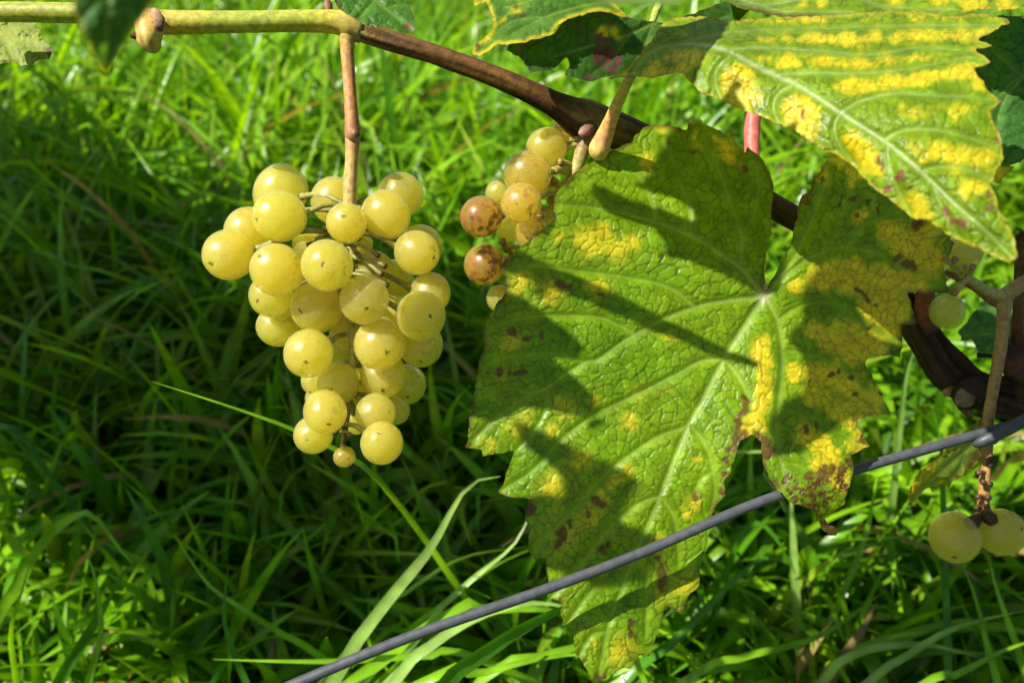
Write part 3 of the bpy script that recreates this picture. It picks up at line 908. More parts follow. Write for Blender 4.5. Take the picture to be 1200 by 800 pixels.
MAIN_V = [
    [(895, 347, 3.2), (868, 315, 2.6), (838, 294, 2.2), (810, 277, 2.0), (768, 261, 1.8), (720, 248, 1.5), (690, 243, 1.2), (652, 240, .8)],
    [(868, 315, 1.8), (868, 275, 1.6), (852, 225, 1.4), (838, 190, 1.1), (825, 160, .8)],
    [(868, 275, 1.2), (882, 256, 1.1), (888, 230, 1.0), (887, 195, .7)],
    [(810, 277, 1.5), (806, 240, 1.3), (795, 210, 1.2), (787, 187, 1.1), (775, 165, .7)],
    [(768, 261, 1.3), (762, 235, 1.1), (750, 210, 1.0), (738, 198, .9), (722, 184, .6)],
    [(720, 248, 1.0), (700, 228, .9), (680, 212, .6)],
    [(895, 347, 3.0), (814, 360, 2.4), (744, 392, 2.1), (700, 422, 1.9), (684, 425, 1.8), (640, 455, 1.6), (622, 462, 1.3), (578, 492, 1.0), (555, 515, .7)],
    [(814, 360, 1.8), (790, 340, 1.6), (760, 330, 1.4), (718, 323, 1.3), (680, 318, 1.1), (620, 312, .9), (595, 315, .6)],
    [(744, 392, 1.6), (718, 378, 1.4), (695, 371, 1.3), (640, 370, 1.2), (610, 374, 1.0), (572, 385, .6)],
    [(684, 425, 1.4), (665, 416, 1.2), (640, 414, 1.1), (590, 420, .9), (564, 430, .6)],
    [(622, 462, 1.0), (600, 456, .9), (575, 462, .8), (556, 470, .5)],
    [(640, 455, 1.0), (638, 480, .9), (625, 505, .8), (606, 526, .5)],
    [(895, 347, 3.6), (870, 385, 3.2), (848, 421, 3.0), (822, 470, 2.6), (803, 505, 2.4), (773, 581, 2.1), (744, 650, 1.9), (728, 690, 1.7), (712, 735, 1.4), (702, 790, 1.0)],
    [(848, 421, 2.2), (820, 424, 2.0), (790, 440, 1.8), (730, 470, 1.7), (700, 484, 1.6), (660, 513, 1.4), (625, 550, 1.1), (588, 574, .7)],
    [(805, 500, 2.0), (770, 512, 1.8), (735, 535, 1.6), (705, 560, 1.4), (670, 600, 1.2), (640, 628, 1.0), (622, 650, .7)],
    [(773, 581, 1.8), (745, 592, 1.6), (715, 618, 1.4), (685, 655, 1.2), (660, 685, .9), (645, 700, .6)],
    [(728, 690, 1.4), (705, 685, 1.2), (690, 695, 1.1), (675, 715, .9), (662, 733, .6)],
    [(710, 740, 1.0), (695, 742, .9), (685, 755, .8), (678, 768, .5)],
    [(848, 421, 1.8), (862, 438, 1.6), (872, 455, 1.4), (878, 472, .9)],
    [(808, 498, 1.8), (823, 515, 1.6), (834, 545, 1.4), (838, 575, 1.0), (832, 600, .7)],
    [(773, 581, 1.5), (787, 600, 1.3), (793, 625, 1.1), (795, 660, .8)],
    [(744, 650, 1.3), (754, 668, 1.1), (758, 700, .9), (756, 745, .6)],
    [(814, 575, 1.0), (822, 560, .9), (835, 553, .8)],
    [(895, 347, 2.8), (912, 330, 2.2), (940, 308, 1.9), (962, 297, 1.5), (990, 290, 1.4), (1025, 297, 1.2), (1060, 312, 1.0), (1100, 335, .7)],
    [(905, 336, 1.8), (932, 300, 1.6), (950, 262, 1.4), (962, 230, 1.2), (972, 195, .8)],
    [(895, 347, 2.4), (905, 362, 2.0), (913, 385, 1.8), (917, 420, 1.7), (913, 470, 1.5), (910, 510, 1.2), (918, 560, .8)],
    [(912, 375, 1.5), (935, 360, 1.3), (960, 355, 1.2), (985, 358, 1.1), (1010, 375, 1.0), (1050, 400, .7)],
    [(916, 410, 1.3), (945, 415, 1.1), (975, 425, 1.0), (1005, 450, .9), (1040, 482, .6)],
    [(912, 478, 1.1), (940, 485, 1.0), (970, 500, .9), (1012, 522, .6)],
    [(914, 540, .9), (940, 548, .8), (965, 570, .7), (975, 600, .5)],
    [(990, 290, 1.0), (1015, 265, .9), (1050, 250, .8), (1080, 250, .5)],
]
MAIN_Y = [(690, 285, 22), (722, 292, 17), (705, 275, 14), (620, 328, 15), (645, 345, 18), (700, 335, 15), (740, 285, 13), (612, 340, 14), (655, 280, 10), (600, 405, 18, .8), (588, 438, 14, .8), (560, 512, 13),
          (575, 523, 10), (660, 478, 22, .8), (612, 498, 24, .9), (648, 505, 14), (680, 538, 18), (652, 568, 22), (700, 470, 10), (742, 490, 11), (748, 460, 12), (720, 562, 14), (735, 545, 10), (780, 450, 14, .7),
          (785, 395, 10, .8), (660, 622, 26), (690, 600, 20), (705, 585, 12), (820, 535, 8), (812, 585, 13), (800, 600, 9), (770, 690, 22, .9), (772, 640, 12), (800, 690, 20), (725, 765, 24, .9), (690, 745, 20, .8),
          (760, 190, 15, .9), (850, 172, 13, 1.2), (853, 188, 11, 1.2), (835, 165, 9), (812, 155, 9, .9), (772, 150, 10, .9), (650, 692, 12, .8), (672, 680, 14, .8), (820, 170, 8),
          *[(float(np.interp(y_, [408, 430, 450, 470, 490, 506], [894, 899, 900, 896, 888, 877])), y_, 8.5, 1.7) for y_ in range(408, 508, 5)],
          (935, 335, 10), (965, 322, 15, 1.2), (1000, 326, 19, 1.3), (1040, 332, 20, 1.3), (1070, 325, 22, 1.2), (1090, 300, 17, 1.1), (1062, 285, 19, 1.2), (1088, 278, 15, 1.1), (1040, 266, 14), (1010, 255, 11, .8),
          (1022, 368, 17, 1.3), (1045, 362, 20, 1.3), (1050, 385, 17, 1.3), (1030, 400, 15, 1.2), (955, 386, 10, 1.1), (975, 400, 16, 1.3), (1002, 400, 18, 1.3), (985, 440, 16, 1.3), (962, 442, 15, 1.3), (960, 462, 14, 1.2),
          (934, 440, 9, 1.2), (1002, 452, 16, 1.3), (1022, 472, 18, 1.3), (990, 480, 16, 1.2), (960, 522, 12, 1.2), (940, 508, 12, 1.1), (968, 532, 10, 1.2), (1005, 515, 14, 1.1), (980, 190, 11, 1.3), (962, 205, 11, 1.3),
          (1002, 205, 9, 1.2), (985, 560, 14, .9), (965, 545, 14, .9), (880, 460, 5, .8)]
MAIN_B = [(600, 393, 7), (618, 395, 5), (633, 390, 4), (585, 435, 5), (602, 435, 4), (612, 436, 4), (657, 335, 6), (668, 339, 4), (703, 345, 4), (655, 625, 8), (668, 613, 7), (688, 598, 6), (702, 591, 6),
          (648, 633, 6), (706, 647, 7), (716, 640, 5), (771, 648, 6), (773, 662, 6), (776, 682, 8), (778, 672, 6), (739, 735, 6), (742, 745, 6), (812, 578, 5), (813, 136, 6), (772, 300, 4), (870, 195, 4), (815, 184, 3),
          (878, 472, 4), (872, 480, 4), (869, 490, 4), (866, 500, 5), (863, 510, 6), (860, 522, 6), (856, 540, 4), (850, 560, 5), (849, 578, 5), (875, 510, 6), (828, 640, 4), (822, 670, 4), (810, 700, 4), (700, 793, 9), (547, 523, 6), (584, 577, 5),
          (619, 597, 8), (618, 588, 5), (892, 517, 8), (896, 528, 6), (895, 545, 5), (907, 568, 5), (925, 587, 6), (945, 594, 5), (950, 558, 7), (962, 557, 6), (972, 553, 7), (985, 549, 6), (994, 540, 5), (965, 612, 8),
          (976, 624, 12), (940, 504, 5), (955, 501, 4), (1008, 512, 8), (1002, 440, 5), (985, 436, 4), (978, 443, 4), (1008, 463, 4), (1016, 350, 5), (1010, 342, 4), (1022, 386, 4), (1055, 300, 5), (1064, 308, 5),
          (1079, 266, 7), (1008, 252, 4), (1020, 238, 4), (985, 228, 4), (982, 240, 4), (1000, 230, 3), (1033, 247, 3), (960, 213, 3), (944, 234, 3), (1028, 356, 3), (955, 450, 2.5), (1046, 484, 4)]
MAIN_Y = [(b[0], b[1], b[2] * 1.05, (b[3] if len(b) > 3 else 1.0) * 1.45) if b[0] > 925 else (b[0], b[1], b[2] * 1.2, (b[3] if len(b) > 3 else 1.0) * (.84 if b[0] > 870 else .72)) for b in MAIN_Y]
MAIN_B = [(b[0], b[1], b[2] * (1.6 if 840 < b[0] < 905 and b[1] > 460 else 1.25)) for b in MAIN_B]
main = new_leaf('large green vine leaf in the middle with yellow blotches and a ragged right lobe', 895, 347, .292)
leaf_blade('blade', MAIN, MAIN_D, MAIN_V, main, M_LEAF, MAIN_Y, MAIN_B, step=1.45, cell=12.0, seed=3, stretch=(1.0, 1.15, 0.6), pucker=0.00040, groove=0.0006,
           speckle=[(955, 580, 28), (930, 570, 18), (985, 560, 16)], edge_brown=0.55, wave=0.0006, hub=(894, 348))
stem_tube('petiole', [(897, 347, .2935), (890, 320, .306), (884, 260, .318), (882, 200, .322), (881, 160, .324), (884, 110, .326)], [5, 5.5, 6.5, 8, 9, 10],
          [(0.36, 0.36, 0.12), (0.40, 0.25, 0.10), (0.45, 0.10, 0.07), (0.50, 0.11, 0.09), (0.52, 0.12, 0.10), (0.45, 0.09, 0.08)], main, M_STEM, n=50, rough=0.03, seed=41)

# --- the near leaf at upper right
UR = [(712, 93), (728, 90), (750, 90), (765, 92), (782, 88), (800, 86), (808, 96), (818, 106), (836, 114), (858, 124), (878, 132), (896, 138), (925, 152), (945, 163), (958, 170), (962, 174), (975, 178), (1000, 195), (1018, 216), (1045, 236), (1068, 255),
      (1085, 258), (1102, 268), (1118, 280), (1140, 288), (1165, 300), (1183, 309), (1192, 302), (1190, 285), (1182, 265), (1170, 245), (1168, 232), (1160, 215), (1176, 185), (1172, 160), (1162, 138), (1160, 130), (1174, 118), (1158, 106), (1144, 86),
      (1141, 80), (1162, 73), (1150, 64), (1140, 58), (1166, 54), (1156, 50), (1142, 47), (1166, 36), (1184, 27), (1180, 22), (1165, 18), (1140, 16), (1120, 20), (1080, 14), (1040, 14), (1000, 16), (960, 19), (920, 20), (890, 22), (860, 24), (830, 20), (800, 20), (778, 26), (765, 44), (752, 62), (735, 80)]
UR_D = [(712, 93, .262), (765, 92, .256), (800, 90, .252), (765, 40, .272), (800, 22, .280), (845, 58, .246), (800, 60, .262), (860, 95, .244), (858, 124, .242), (830, 112, .247), (890, 22, .272), (960, 18, .270), (960, 60, .246), (925, 100, .236), (920, 150, .234),
        (1000, 40, .252), (1000, 100, .230), (962, 172, .228), (1000, 192, .2245), (1000, 160, .222), (1050, 60, .242), (1080, 16, .262), (1100, 120, .219), (1060, 200, .211), (1065, 252, .213), (1120, 280, .206), (1140, 260, .200), (1185, 305, .197), (1170, 200, .208), (1165, 110, .221),
        (1170, 36, .246), (1150, 60, .236), (1180, 262, .200), (1100, 180, .211), (1020, 215, .219)]
UR_V = [
    [(742, 88, 2.0), (752, 72, 2.2), (775, 55, 2.4), (810, 52, 3.0), (848, 58, 4.2), (890, 80, 4.4), (940, 104, 4.4), (990, 136, 4.2), (1040, 168, 4.0), (1080, 202, 3.8), (1120, 240, 3.4), (1155, 270, 2.6), (1186, 302, 1.5)],
    [(850, 58, 2.4), (900, 56, 2.2), (960, 60, 2.0), (1020, 64, 1.8), (1080, 56, 1.4), (1150, 62, 1.0)],
    [(905, 88, 2.4), (960, 86, 2.2), (1010, 86, 2.0), (1070, 80, 1.6), (1130, 68, 1.2), (1160, 72, .8)],
    [(985, 132, 2.4), (1010, 118, 2.2), (1050, 110, 2.0), (1090, 112, 1.8), (1130, 113, 1.5), (1170, 118, .9)],
    [(1035, 166, 2.2), (1055, 154, 2.0), (1090, 152, 1.8), (1130, 160, 1.5), (1165, 172, .9)],
    [(1078, 200, 2.0), (1100, 196, 1.8), (1130, 198, 1.5), (1160, 212, 1.0)],
    [(770, 58, 1.5), (820, 44, 1.5), (880, 36, 1.5), (960, 34, 1.3), (1050, 30, 1.2), (1170, 30, .8)],
    [(860, 62, 2.0), (842, 78, 1.9), (838, 96, 1.7), (845, 115, 1.0)],
    [(930, 100, 2.0), (912, 110, 1.9), (906, 125, 1.6), (912, 144, 1.0)],
    [(985, 132, 2.0), (978, 148, 1.8), (984, 170, 1.5), (1005, 195, .9)],
    [(1040, 168, 2.0), (1042, 188, 1.8), (1050, 215, 1.4), (1065, 248, .8)],
    [(1092, 213, 1.8), (1098, 230, 1.5), (1112, 255, 1.2), (1125, 280, .8)],
    [(752, 72, 1.6), (760, 60, 1.4), (778, 48, 1.2)],
]
UR_Y = [(808, 64, 16, 1.3), (800, 76, 10, 1.1), (790, 62, 10), (765, 92, 14, 1.3), (790, 90, 12, 1.3), (735, 91, 10, 1.2), (862, 100, 18, 1.4), (870, 88, 14, 1.2), (878, 118, 14, 1.2), (858, 112, 12), (935, 130, 18, 1.4), (945, 148, 14, 1.3), (925, 120, 12, 1.1),
        (1000, 168, 14, 1.3), (1010, 185, 16, 1.3), (1022, 200, 10), (1068, 235, 13, 1.1), (1078, 250, 10, 1.1)]
for x in range(890, 1160, 14):
    UR_Y += [(x + random.uniform(-6, 6), 72 + random.uniform(-5, 5), random.uniform(7, 14), random.uniform(.7, 1.25)), (x + random.uniform(-6, 6), 47 - (x - 890) * .03 + random.uniform(-5, 5), random.uniform(7, 14), random.uniform(.7, 1.25))]
for x in range(900, 1140, 16):
    UR_Y += [(x, 26 + random.uniform(-4, 4), random.uniform(5, 10), random.uniform(.4, 1.1))]
for x in range(985, 1060, 13):
    UR_Y += [(x, 97 + random.uniform(-4, 4), random.uniform(7, 12), random.uniform(.7, 1.25))]
for x in range(1060, 1150, 14):
    UR_Y += [(x, 95 - (x - 1060) * .12, 9, 1.15), (x, 130 + random.uniform(-6, 6), random.uniform(6, 13), random.uniform(.4, 1)), (x + 8, 180 + random.uniform(-8, 8), 13, random.uniform(.6, 1.2))]
UR_Y += [(1130, 80, 14, 1.2), (1120, 185, 16, 1.2), (1145, 185, 14, 1.2), (1150, 215, 16), (1150, 95, 12, 1.2), (1135, 220, 14)]
UR_B = [(1027, 185, 6), (1028, 192, 6), (1055, 205, 6, .9), (1064, 215, 4), (1110, 252, 9), (1120, 262, 8), (1130, 266, 7), (1158, 246, 8), (1155, 230, 6, .9), (1166, 162, 4), (1030, 200, 4), (1042, 225, 7, .9), (938, 134, 3), (1174, 118, 3), (1164, 73, 3), (1186, 27, 4)]
UR_Y = [(b[0], b[1], b[2] * 1.25, (b[3] if len(b) > 3 else 1.0) * .92) for b in UR_Y]
UR_V = [[(p[0], p[1], p[2] * .72) for p in v_] for v_ in UR_V]
ur = new_leaf('large near vine leaf with yellow stripes reaching in from the upper right', 735, 95, .26)
leaf_blade('blade', UR, UR_D, UR_V, ur, M_LEAF, UR_Y, UR_B, step=1.8, cell=15.0, seed=17, stretch=(1.5, 0.8, 0.1), pucker=0.0006, groove=0.0006, green=((0.14, 0.25, 0.008), (0.21, 0.33, 0.012)),
           brn=(0.20, 0.06, 0.05), vein_col=(0.42, 0.50, 0.25), edge_brown=0.25, edge_w=2.5, edge_yel=0.5)
stem_tube('petiole', [(740, 88, .2625), (728, 112, .274), (716, 140, .284), (706, 165, .290), (702, 176, .292), (704, 182, .295)], [6, 6.5, 8, 11, 12, 8],
          [(0.38, 0.36, 0.06), (0.46, 0.36, 0.07), (0.56, 0.32, 0.09), (0.58, 0.30, 0.11), (0.58, 0.42, 0.09), (0.46, 0.38, 0.06)], ur, M_STEM, n=40, sides=18, rough=0.04, seed=42)

# --- dark folded leaf left of it
FD = [(582, 52), (600, 50), (630, 46), (650, 40), (660, 26), (690, 14), (720, 14), (748, 24), (780, 28), (800, 20), (850, 2), (880, 12), (868, 24), (840, 34), (812, 48), (806, 64), (790, 76), (772, 88), (745, 90), (712, 90), (690, 96), (676, 92), (662, 88),
      (668, 78), (664, 66), (650, 80), (634, 84), (622, 86), (612, 70), (596, 60)]
FD_D = [(582, 52, .262), (630, 46, .262), (660, 26, .266), (720, 14, .272), (780, 28, .275), (850, 4, .285), (868, 24, .284), (812, 48, .280), (772, 88, .272), (712, 90, .266), (664, 88, .262), (630, 84, .259), (690, 50, .266), (740, 55, .272)]
FD_D = [(a_, b_, c_ + .02) for a_, b_, c_ in FD_D]
FD_V = [[(766, 27, 1.8), (740, 40, 1.6), (700, 52, 1.4), (650, 66, 1.0)], [(766, 27, 1.4), (752, 60, 1.2), (735, 86, .8)], [(766, 27, 1.4), (800, 36, 1.2), (850, 20, .8)], [(740, 40, 1.0), (715, 70, .9), (690, 90, .6)]]
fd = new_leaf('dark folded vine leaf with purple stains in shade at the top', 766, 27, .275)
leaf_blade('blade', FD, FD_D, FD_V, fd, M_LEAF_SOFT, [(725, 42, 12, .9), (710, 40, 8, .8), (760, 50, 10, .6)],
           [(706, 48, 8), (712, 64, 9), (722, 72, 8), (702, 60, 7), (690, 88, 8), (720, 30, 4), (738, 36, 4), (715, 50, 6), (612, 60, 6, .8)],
           step=2.0, cell=13, seed=27, green=((0.035, 0.11, 0.012), (0.055, 0.15, 0.02)), brn=(0.11, 0.035, 0.04), pucker=0.0004, edge_brown=0.2)  # shade on this side of the fold is put into the darker green
CM = [(556, -12), (700, -14), (720, 4), (738, 22), (728, 20), (712, 15), (698, 13), (672, 20), (655, 29), (648, 40), (628, 46), (604, 51), (584, 52), (574, 60), (562, 66), (552, 64), (556, 54), (570, 42), (578, 30), (574, 12), (570, 2), (556, 8)]
CM_D = [(556, -12, .262), (700, -14, .268), (738, 22, .264), (698, 13, .259), (655, 29, .256), (604, 51, .2535), (552, 64, .252), (575, 30, .256), (640, 5, .258)]
CM_D = [(a_, b_, c_ + .02) for a_, b_, c_ in CM_D]
CM_V = [[(720, 0, 1.6), (680, 8, 1.4), (640, 20, 1.2), (600, 40, .8)], [(690, -10, 1.2), (640, -4, 1.0), (590, 10, .7)], [(640, 20, 1.0), (605, 24, .8), (582, 36, .6)]]
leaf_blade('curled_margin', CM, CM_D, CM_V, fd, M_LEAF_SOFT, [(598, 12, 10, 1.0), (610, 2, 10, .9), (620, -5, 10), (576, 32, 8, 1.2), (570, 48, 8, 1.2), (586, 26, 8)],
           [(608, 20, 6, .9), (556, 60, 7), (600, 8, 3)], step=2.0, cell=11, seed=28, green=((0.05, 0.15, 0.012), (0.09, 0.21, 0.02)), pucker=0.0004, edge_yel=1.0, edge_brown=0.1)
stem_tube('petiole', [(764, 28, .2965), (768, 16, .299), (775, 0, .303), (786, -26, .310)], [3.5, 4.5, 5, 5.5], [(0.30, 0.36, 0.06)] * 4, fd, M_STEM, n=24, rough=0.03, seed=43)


def simple_leaf(label, outline, ctrl, veins, seed, mat=None, pet=None, **kw):
    e = new_leaf(label, *ctrl[0])
    leaf_blade('blade', outline, ctrl, veins, e, mat or M_LEAF_SOFT, seed=seed, **kw)
    if pet:
        stem_tube('petiole', pet[0], pet[1], [(0.34, 0.30, 0.08)] * len(pet[0]), e, M_STEM, n=24, rough=0.03, seed=seed + 1)
    return e


# --- strip of leaf along the top right
simple_leaf('yellow blotched leaf showing as a strip along the top right edge',
            [(838, -6), (846, -30), (1230, -40), (1240, 14), (1200, 8), (1172, 13), (1140, 12), (1128, 20), (1105, 24), (1060, 18), (1000, 20), (940, 20), (900, 18), (868, 10)],
            [(838, -6, .290), (900, 18, .281), (1000, 20, .279), (1105, 24, .275), (1200, 8, .270), (1230, -40, .290), (1000, -30, .300), (846, -30, .306)],
            [[(850, -10, 2.2), (890, 6, 2.0), (960, -4, 1.8), (1060, -10, 1.6), (1200, -10, 1.0)], [(880, 2, 1.8), (920, 14, 1.5), (1000, 14, 1.2)], [(1000, -6, 1.5), (1040, 8, 1.3), (1120, 12, 1.0)]],
            51, mat=M_LEAF, yellow=[(940, 2, 12, 1.2), (962, 0, 10, 1.1), (1050, 6, 13, 1.2), (1100, 8, 12, 1.1), (1140, 4, 16, 1.2), (1120, -2, 12), (1180, 8, 14, 1.2)], brown=[(1160, 2, 6), (1150, 12, 4), (1190, 10, 3)],
            step=2.4, cell=15, stretch=(1.4, .8, 0), green=((0.14, 0.25, 0.01), (0.21, 0.33, 0.015)), vein_col=(0.40, 0.48, 0.24))
# --- dark leaf behind, right edge
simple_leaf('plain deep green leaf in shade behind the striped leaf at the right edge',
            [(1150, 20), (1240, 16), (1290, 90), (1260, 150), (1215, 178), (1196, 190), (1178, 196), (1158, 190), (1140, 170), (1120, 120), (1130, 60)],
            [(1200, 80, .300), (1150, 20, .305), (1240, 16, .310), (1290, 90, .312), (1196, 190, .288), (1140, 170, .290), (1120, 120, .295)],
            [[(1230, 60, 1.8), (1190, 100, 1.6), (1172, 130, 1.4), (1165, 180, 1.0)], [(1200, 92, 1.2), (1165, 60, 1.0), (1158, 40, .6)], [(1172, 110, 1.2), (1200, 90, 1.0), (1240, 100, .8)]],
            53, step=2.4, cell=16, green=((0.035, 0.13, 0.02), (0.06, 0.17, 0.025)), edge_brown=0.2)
# --- yellow scrap below it
simple_leaf('small yellow leaf tip peeping out beside the striped leaf at right',
            [(1150, 180), (1170, 194), (1190, 195), (1184, 202), (1176, 206), (1175, 216), (1166, 214), (1158, 204)],
            [(1150, 180, .285), (1190, 195, .288), (1166, 216, .288), (1160, 195, .284), (1180, 200, .286)], [[(1152, 184, 1.4), (1168, 198, 1.1), (1184, 197, .7)]], 55, step=1.8, cell=9,
            yellow=[(1170, 200, 26, 1.4)], brown=[(1174, 215, 4)], edge_brown=0.2)
# --- leaf tip at top, above the bunch
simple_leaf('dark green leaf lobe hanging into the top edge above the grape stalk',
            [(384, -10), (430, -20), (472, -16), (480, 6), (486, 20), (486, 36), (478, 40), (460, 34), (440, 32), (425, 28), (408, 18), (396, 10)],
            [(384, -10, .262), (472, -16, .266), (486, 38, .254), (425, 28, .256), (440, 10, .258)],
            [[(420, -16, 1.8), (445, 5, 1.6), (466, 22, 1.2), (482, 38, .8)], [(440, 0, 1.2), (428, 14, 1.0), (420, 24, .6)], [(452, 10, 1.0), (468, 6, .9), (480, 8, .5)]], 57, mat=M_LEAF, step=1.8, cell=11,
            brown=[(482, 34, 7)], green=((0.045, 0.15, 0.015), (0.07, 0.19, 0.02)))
# --- near blurred leaf tip at top left
simple_leaf('blurred near leaf tip drooping in front of the cane at the top left',
            [(70, -40), (84, -4), (92, 24), (100, 46), (110, 64), (120, 84), (126, 88), (132, 76), (142, 58), (156, 34), (176, 8), (200, -40)],
            [(124, 20, .136), (70, -40, .134), (84, -4, .135), (110, 64, .137), (124, 88, .138), (142, 58, .140), (176, 8, .142), (200, -40, .143), (122, -30, .138)],
            [[(128, -40, 2.0), (126, 10, 1.8), (124, 85, 1.0)], [(126, -6, 1.4), (104, 10, 1.1), (94, 24, .8)], [(126, 10, 1.4), (148, 14, 1.1), (162, 20, .8)]], 59, step=2.4, cell=16, pucker=0.0003,
            green=((0.05, 0.15, 0.02), (0.08, 0.2, 0.03)), brown=[(124, 86, 8)], edge_yel=0.5, edge_brown=0.1)
# --- pale dry leaf tip at the left edge
simple_leaf('pale crinkled leaf tip with brown point at the left edge under the cane',
            [(-40, 6), (10, 2), (30, 20), (44, 26), (40, 32), (50, 34), (46, 40), (52, 48), (62, 56), (58, 70), (48, 70), (34, 76), (24, 78), (20, 72), (4, 74), (-20, 80), (-50, 70)],
            [(-40, 6, .292), (10, 2, .292), (44, 28, .290), (60, 62, .286), (24, 76, .284), (-50, 70, .286), (0, 45, .287)],
            [[(-50, 26, 1.6), (0, 40, 1.5), (30, 50, 1.3), (60, 62, .9)], [(0, 40, 1.2), (18, 32, 1.0), (42, 30, .6)], [(5, 42, 1.1), (12, 56, .9), (22, 76, .6)], [(-30, 32, 1.1), (-10, 20, .9), (10, 8, .6)]], 61, step=1.6, cell=9.5, mat=M_LEAF_SOFT,
            green=((0.26, 0.34, 0.035), (0.33, 0.40, 0.06)), vein_col=(0.40, 0.28, 0.05), pucker=0.0005, groove=0.0006, brown=[(58, 60, 9), (60, 68, 7)], vein_up=True, edge_brown=0.4)
# --- leaf under the wire at right
simple_leaf('yellow green leaf hanging under the wire end at the right',
            [(1064, 574), (1066, 588), (1074, 594), (1076, 584), (1084, 573), (1090, 570), (1092, 578), (1098, 572), (1106, 566), (1112, 572), (1116, 564), (1128, 558), (1132, 550), (1144, 544), (1150, 528), (1170, 518), (1160, 505), (1150, 490), (1125, 510), (1095, 540), (1074, 556)],
            [(1064, 574, .300), (1112, 572, .316), (1150, 490, .330), (1160, 505, .332), (1150, 528, .328), (1095, 540, .312), (1074, 594, .306)],
            [[(1160, 500, 1.6), (1130, 530, 1.4), (1095, 560, 1.1), (1070, 585, .8)], [(1130, 530, 1.0), (1125, 548, .8), (1116, 562, .6)]], 63, step=1.8, cell=10,
            yellow=[(1090, 560, 26, .8), (1070, 570, 12, 1.2), (1085, 548, 8, 1.2)], brown=[(1148, 535, 8), (1140, 546, 6), (1128, 556, 6), (1112, 570, 5)], green=((0.13, 0.22, 0.02), (0.18, 0.27, 0.03)), edge_yel=0.4)
# --- leaf behind the vine wood at right
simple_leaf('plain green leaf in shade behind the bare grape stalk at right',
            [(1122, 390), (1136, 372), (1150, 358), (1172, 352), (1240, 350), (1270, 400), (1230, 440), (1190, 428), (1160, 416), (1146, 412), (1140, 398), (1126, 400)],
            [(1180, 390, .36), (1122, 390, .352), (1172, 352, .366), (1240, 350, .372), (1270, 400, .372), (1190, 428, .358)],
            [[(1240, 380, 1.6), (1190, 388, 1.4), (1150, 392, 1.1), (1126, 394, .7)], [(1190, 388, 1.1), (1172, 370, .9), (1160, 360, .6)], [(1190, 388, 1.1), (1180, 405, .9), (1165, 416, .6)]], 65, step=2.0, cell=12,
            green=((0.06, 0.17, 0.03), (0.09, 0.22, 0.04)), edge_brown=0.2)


# ------------------------------------------------------------------ grapes
def grape_shape(v):
    r = np.linalg.norm(v, axis=1, keepdims=True)
    z = v[:, 2:3]
    out = v * np.array([0.985, 0.985, 1.03])
    out[:, 2:3] -= 0.10 * np.exp(-((1 - z) / 0.05))          # dimple where the stalk sits
    out[:, 2:3] += 0.02 * np.exp(-((1 + z) / 0.01))
    th = np.arctan2(v[:, 1], v[:, 0])
    out *= (1 + 0.008 * np.sin(2 * th + 0.5))[:, None]
    return out


GRAPE_ME = {}
for nm, m in (('white', M_GRAPE), ('brown', M_GRAPE_BROWN), ('rotten', M_GRAPE_ROT)):
    me = sphere_mesh('grape_' + nm, 48, 32, grape_shape)
    me.materials.append(m)
    GRAPE_ME[nm] = me


def place_grape(parent, px, py, r_px, d, stalk, kind='white', asp=1.0, name='grape'):
    c = at(float(px), float(py), float(d))
    r = float(pxr(r_px, d))
    if asp == 1.0:
        asp = rng.uniform(0.985, 1.05)
    o = bpy.data.objects.new(name, GRAPE_ME[kind])
    COL.objects.link(o)
    o.parent = parent
    axis = Vector(stalk - c)
    if axis.length < 1e-6:
        axis = Vector((0, 0, 1))
    axis.normalize()
    # blossom end leans towards the viewer and down
    axis = (axis * 0.6 + Vector(FWD) * 0.75 + Vector((rng.normal(0, .45), rng.normal(0, .3), rng.normal(0.25, .4)))).normalized()
    q = axis.to_track_quat('Z', 'Y')
    Mx = Matrix.Translation(Vector(c)) @ q.to_matrix().to_4x4() @ Matrix.Rotation(rng.random() * 6.28, 4, 'Z') @ Matrix.Diagonal((r * (2 - asp), r * (2 - asp), r * asp, 1))
    o.matrix_parent_inverse = Matrix.Translation(-parent.location)
    o.matrix_basis = Mx
    return c, r, np.array(axis)


def pedicel(a, c, axis, r, col0, col1, w, seed, bend=0.3):
    """short stalk from rachis point a to the top of a grape (toward a)"""
    dirn = a - c
    L = np.linalg.norm(dirn) + 1e-9
    e = c + dirn / L * r * 0.93
    mid = (a + e) / 2 + np.array([0, 0, 1]) * np.linalg.norm(a - e) * bend * 0.4
    return tube(np.array([a, mid, e + (mid - e) * 0.15, e]), np.array([w * .9, w, w * 1.3, w * 1.9]), n=12, sides=8, cols=np.array([col0, col1, col1, col1]), rough=0.1, seed=seed)


def settle(G, lo, hi, rounds=200):
    """push grapes of a bunch apart along the line of sight until they only touch"""
    G = np.array(G, float)
    for _ in range(rounds):
        P = at(G[:, 0], G[:, 1], G[:, 3])
        R = pxr(G[:, 2], G[:, 3])
        moved = False
        for i in range(len(G)):
            for j in range(i + 1, len(G)):
                v_ = P[i] - P[j]
                need = 0.985 * (R[i] + R[j])
                if v_ @ v_ < need * need:
                    lat = v_ - FWD * (v_ @ FWD)
                    dz = math.sqrt(max(need * need - lat @ lat, 0))
                    gap = dz - abs(G[i, 3] - G[j, 3])
                    if gap > 1e-5:
                        sg = 1 if G[i, 3] > G[j, 3] else -1
                        G[i, 3] += sg * gap * 0.3
                        G[j, 3] -= sg * gap * 0.3
                        moved = True
        G[:, 3] = np.clip(G[:, 3], lo, hi)
        if not moved:
            break
    return G


STG, STY = (0.25, 0.27, 0.06), (0.34, 0.30, 0.08)
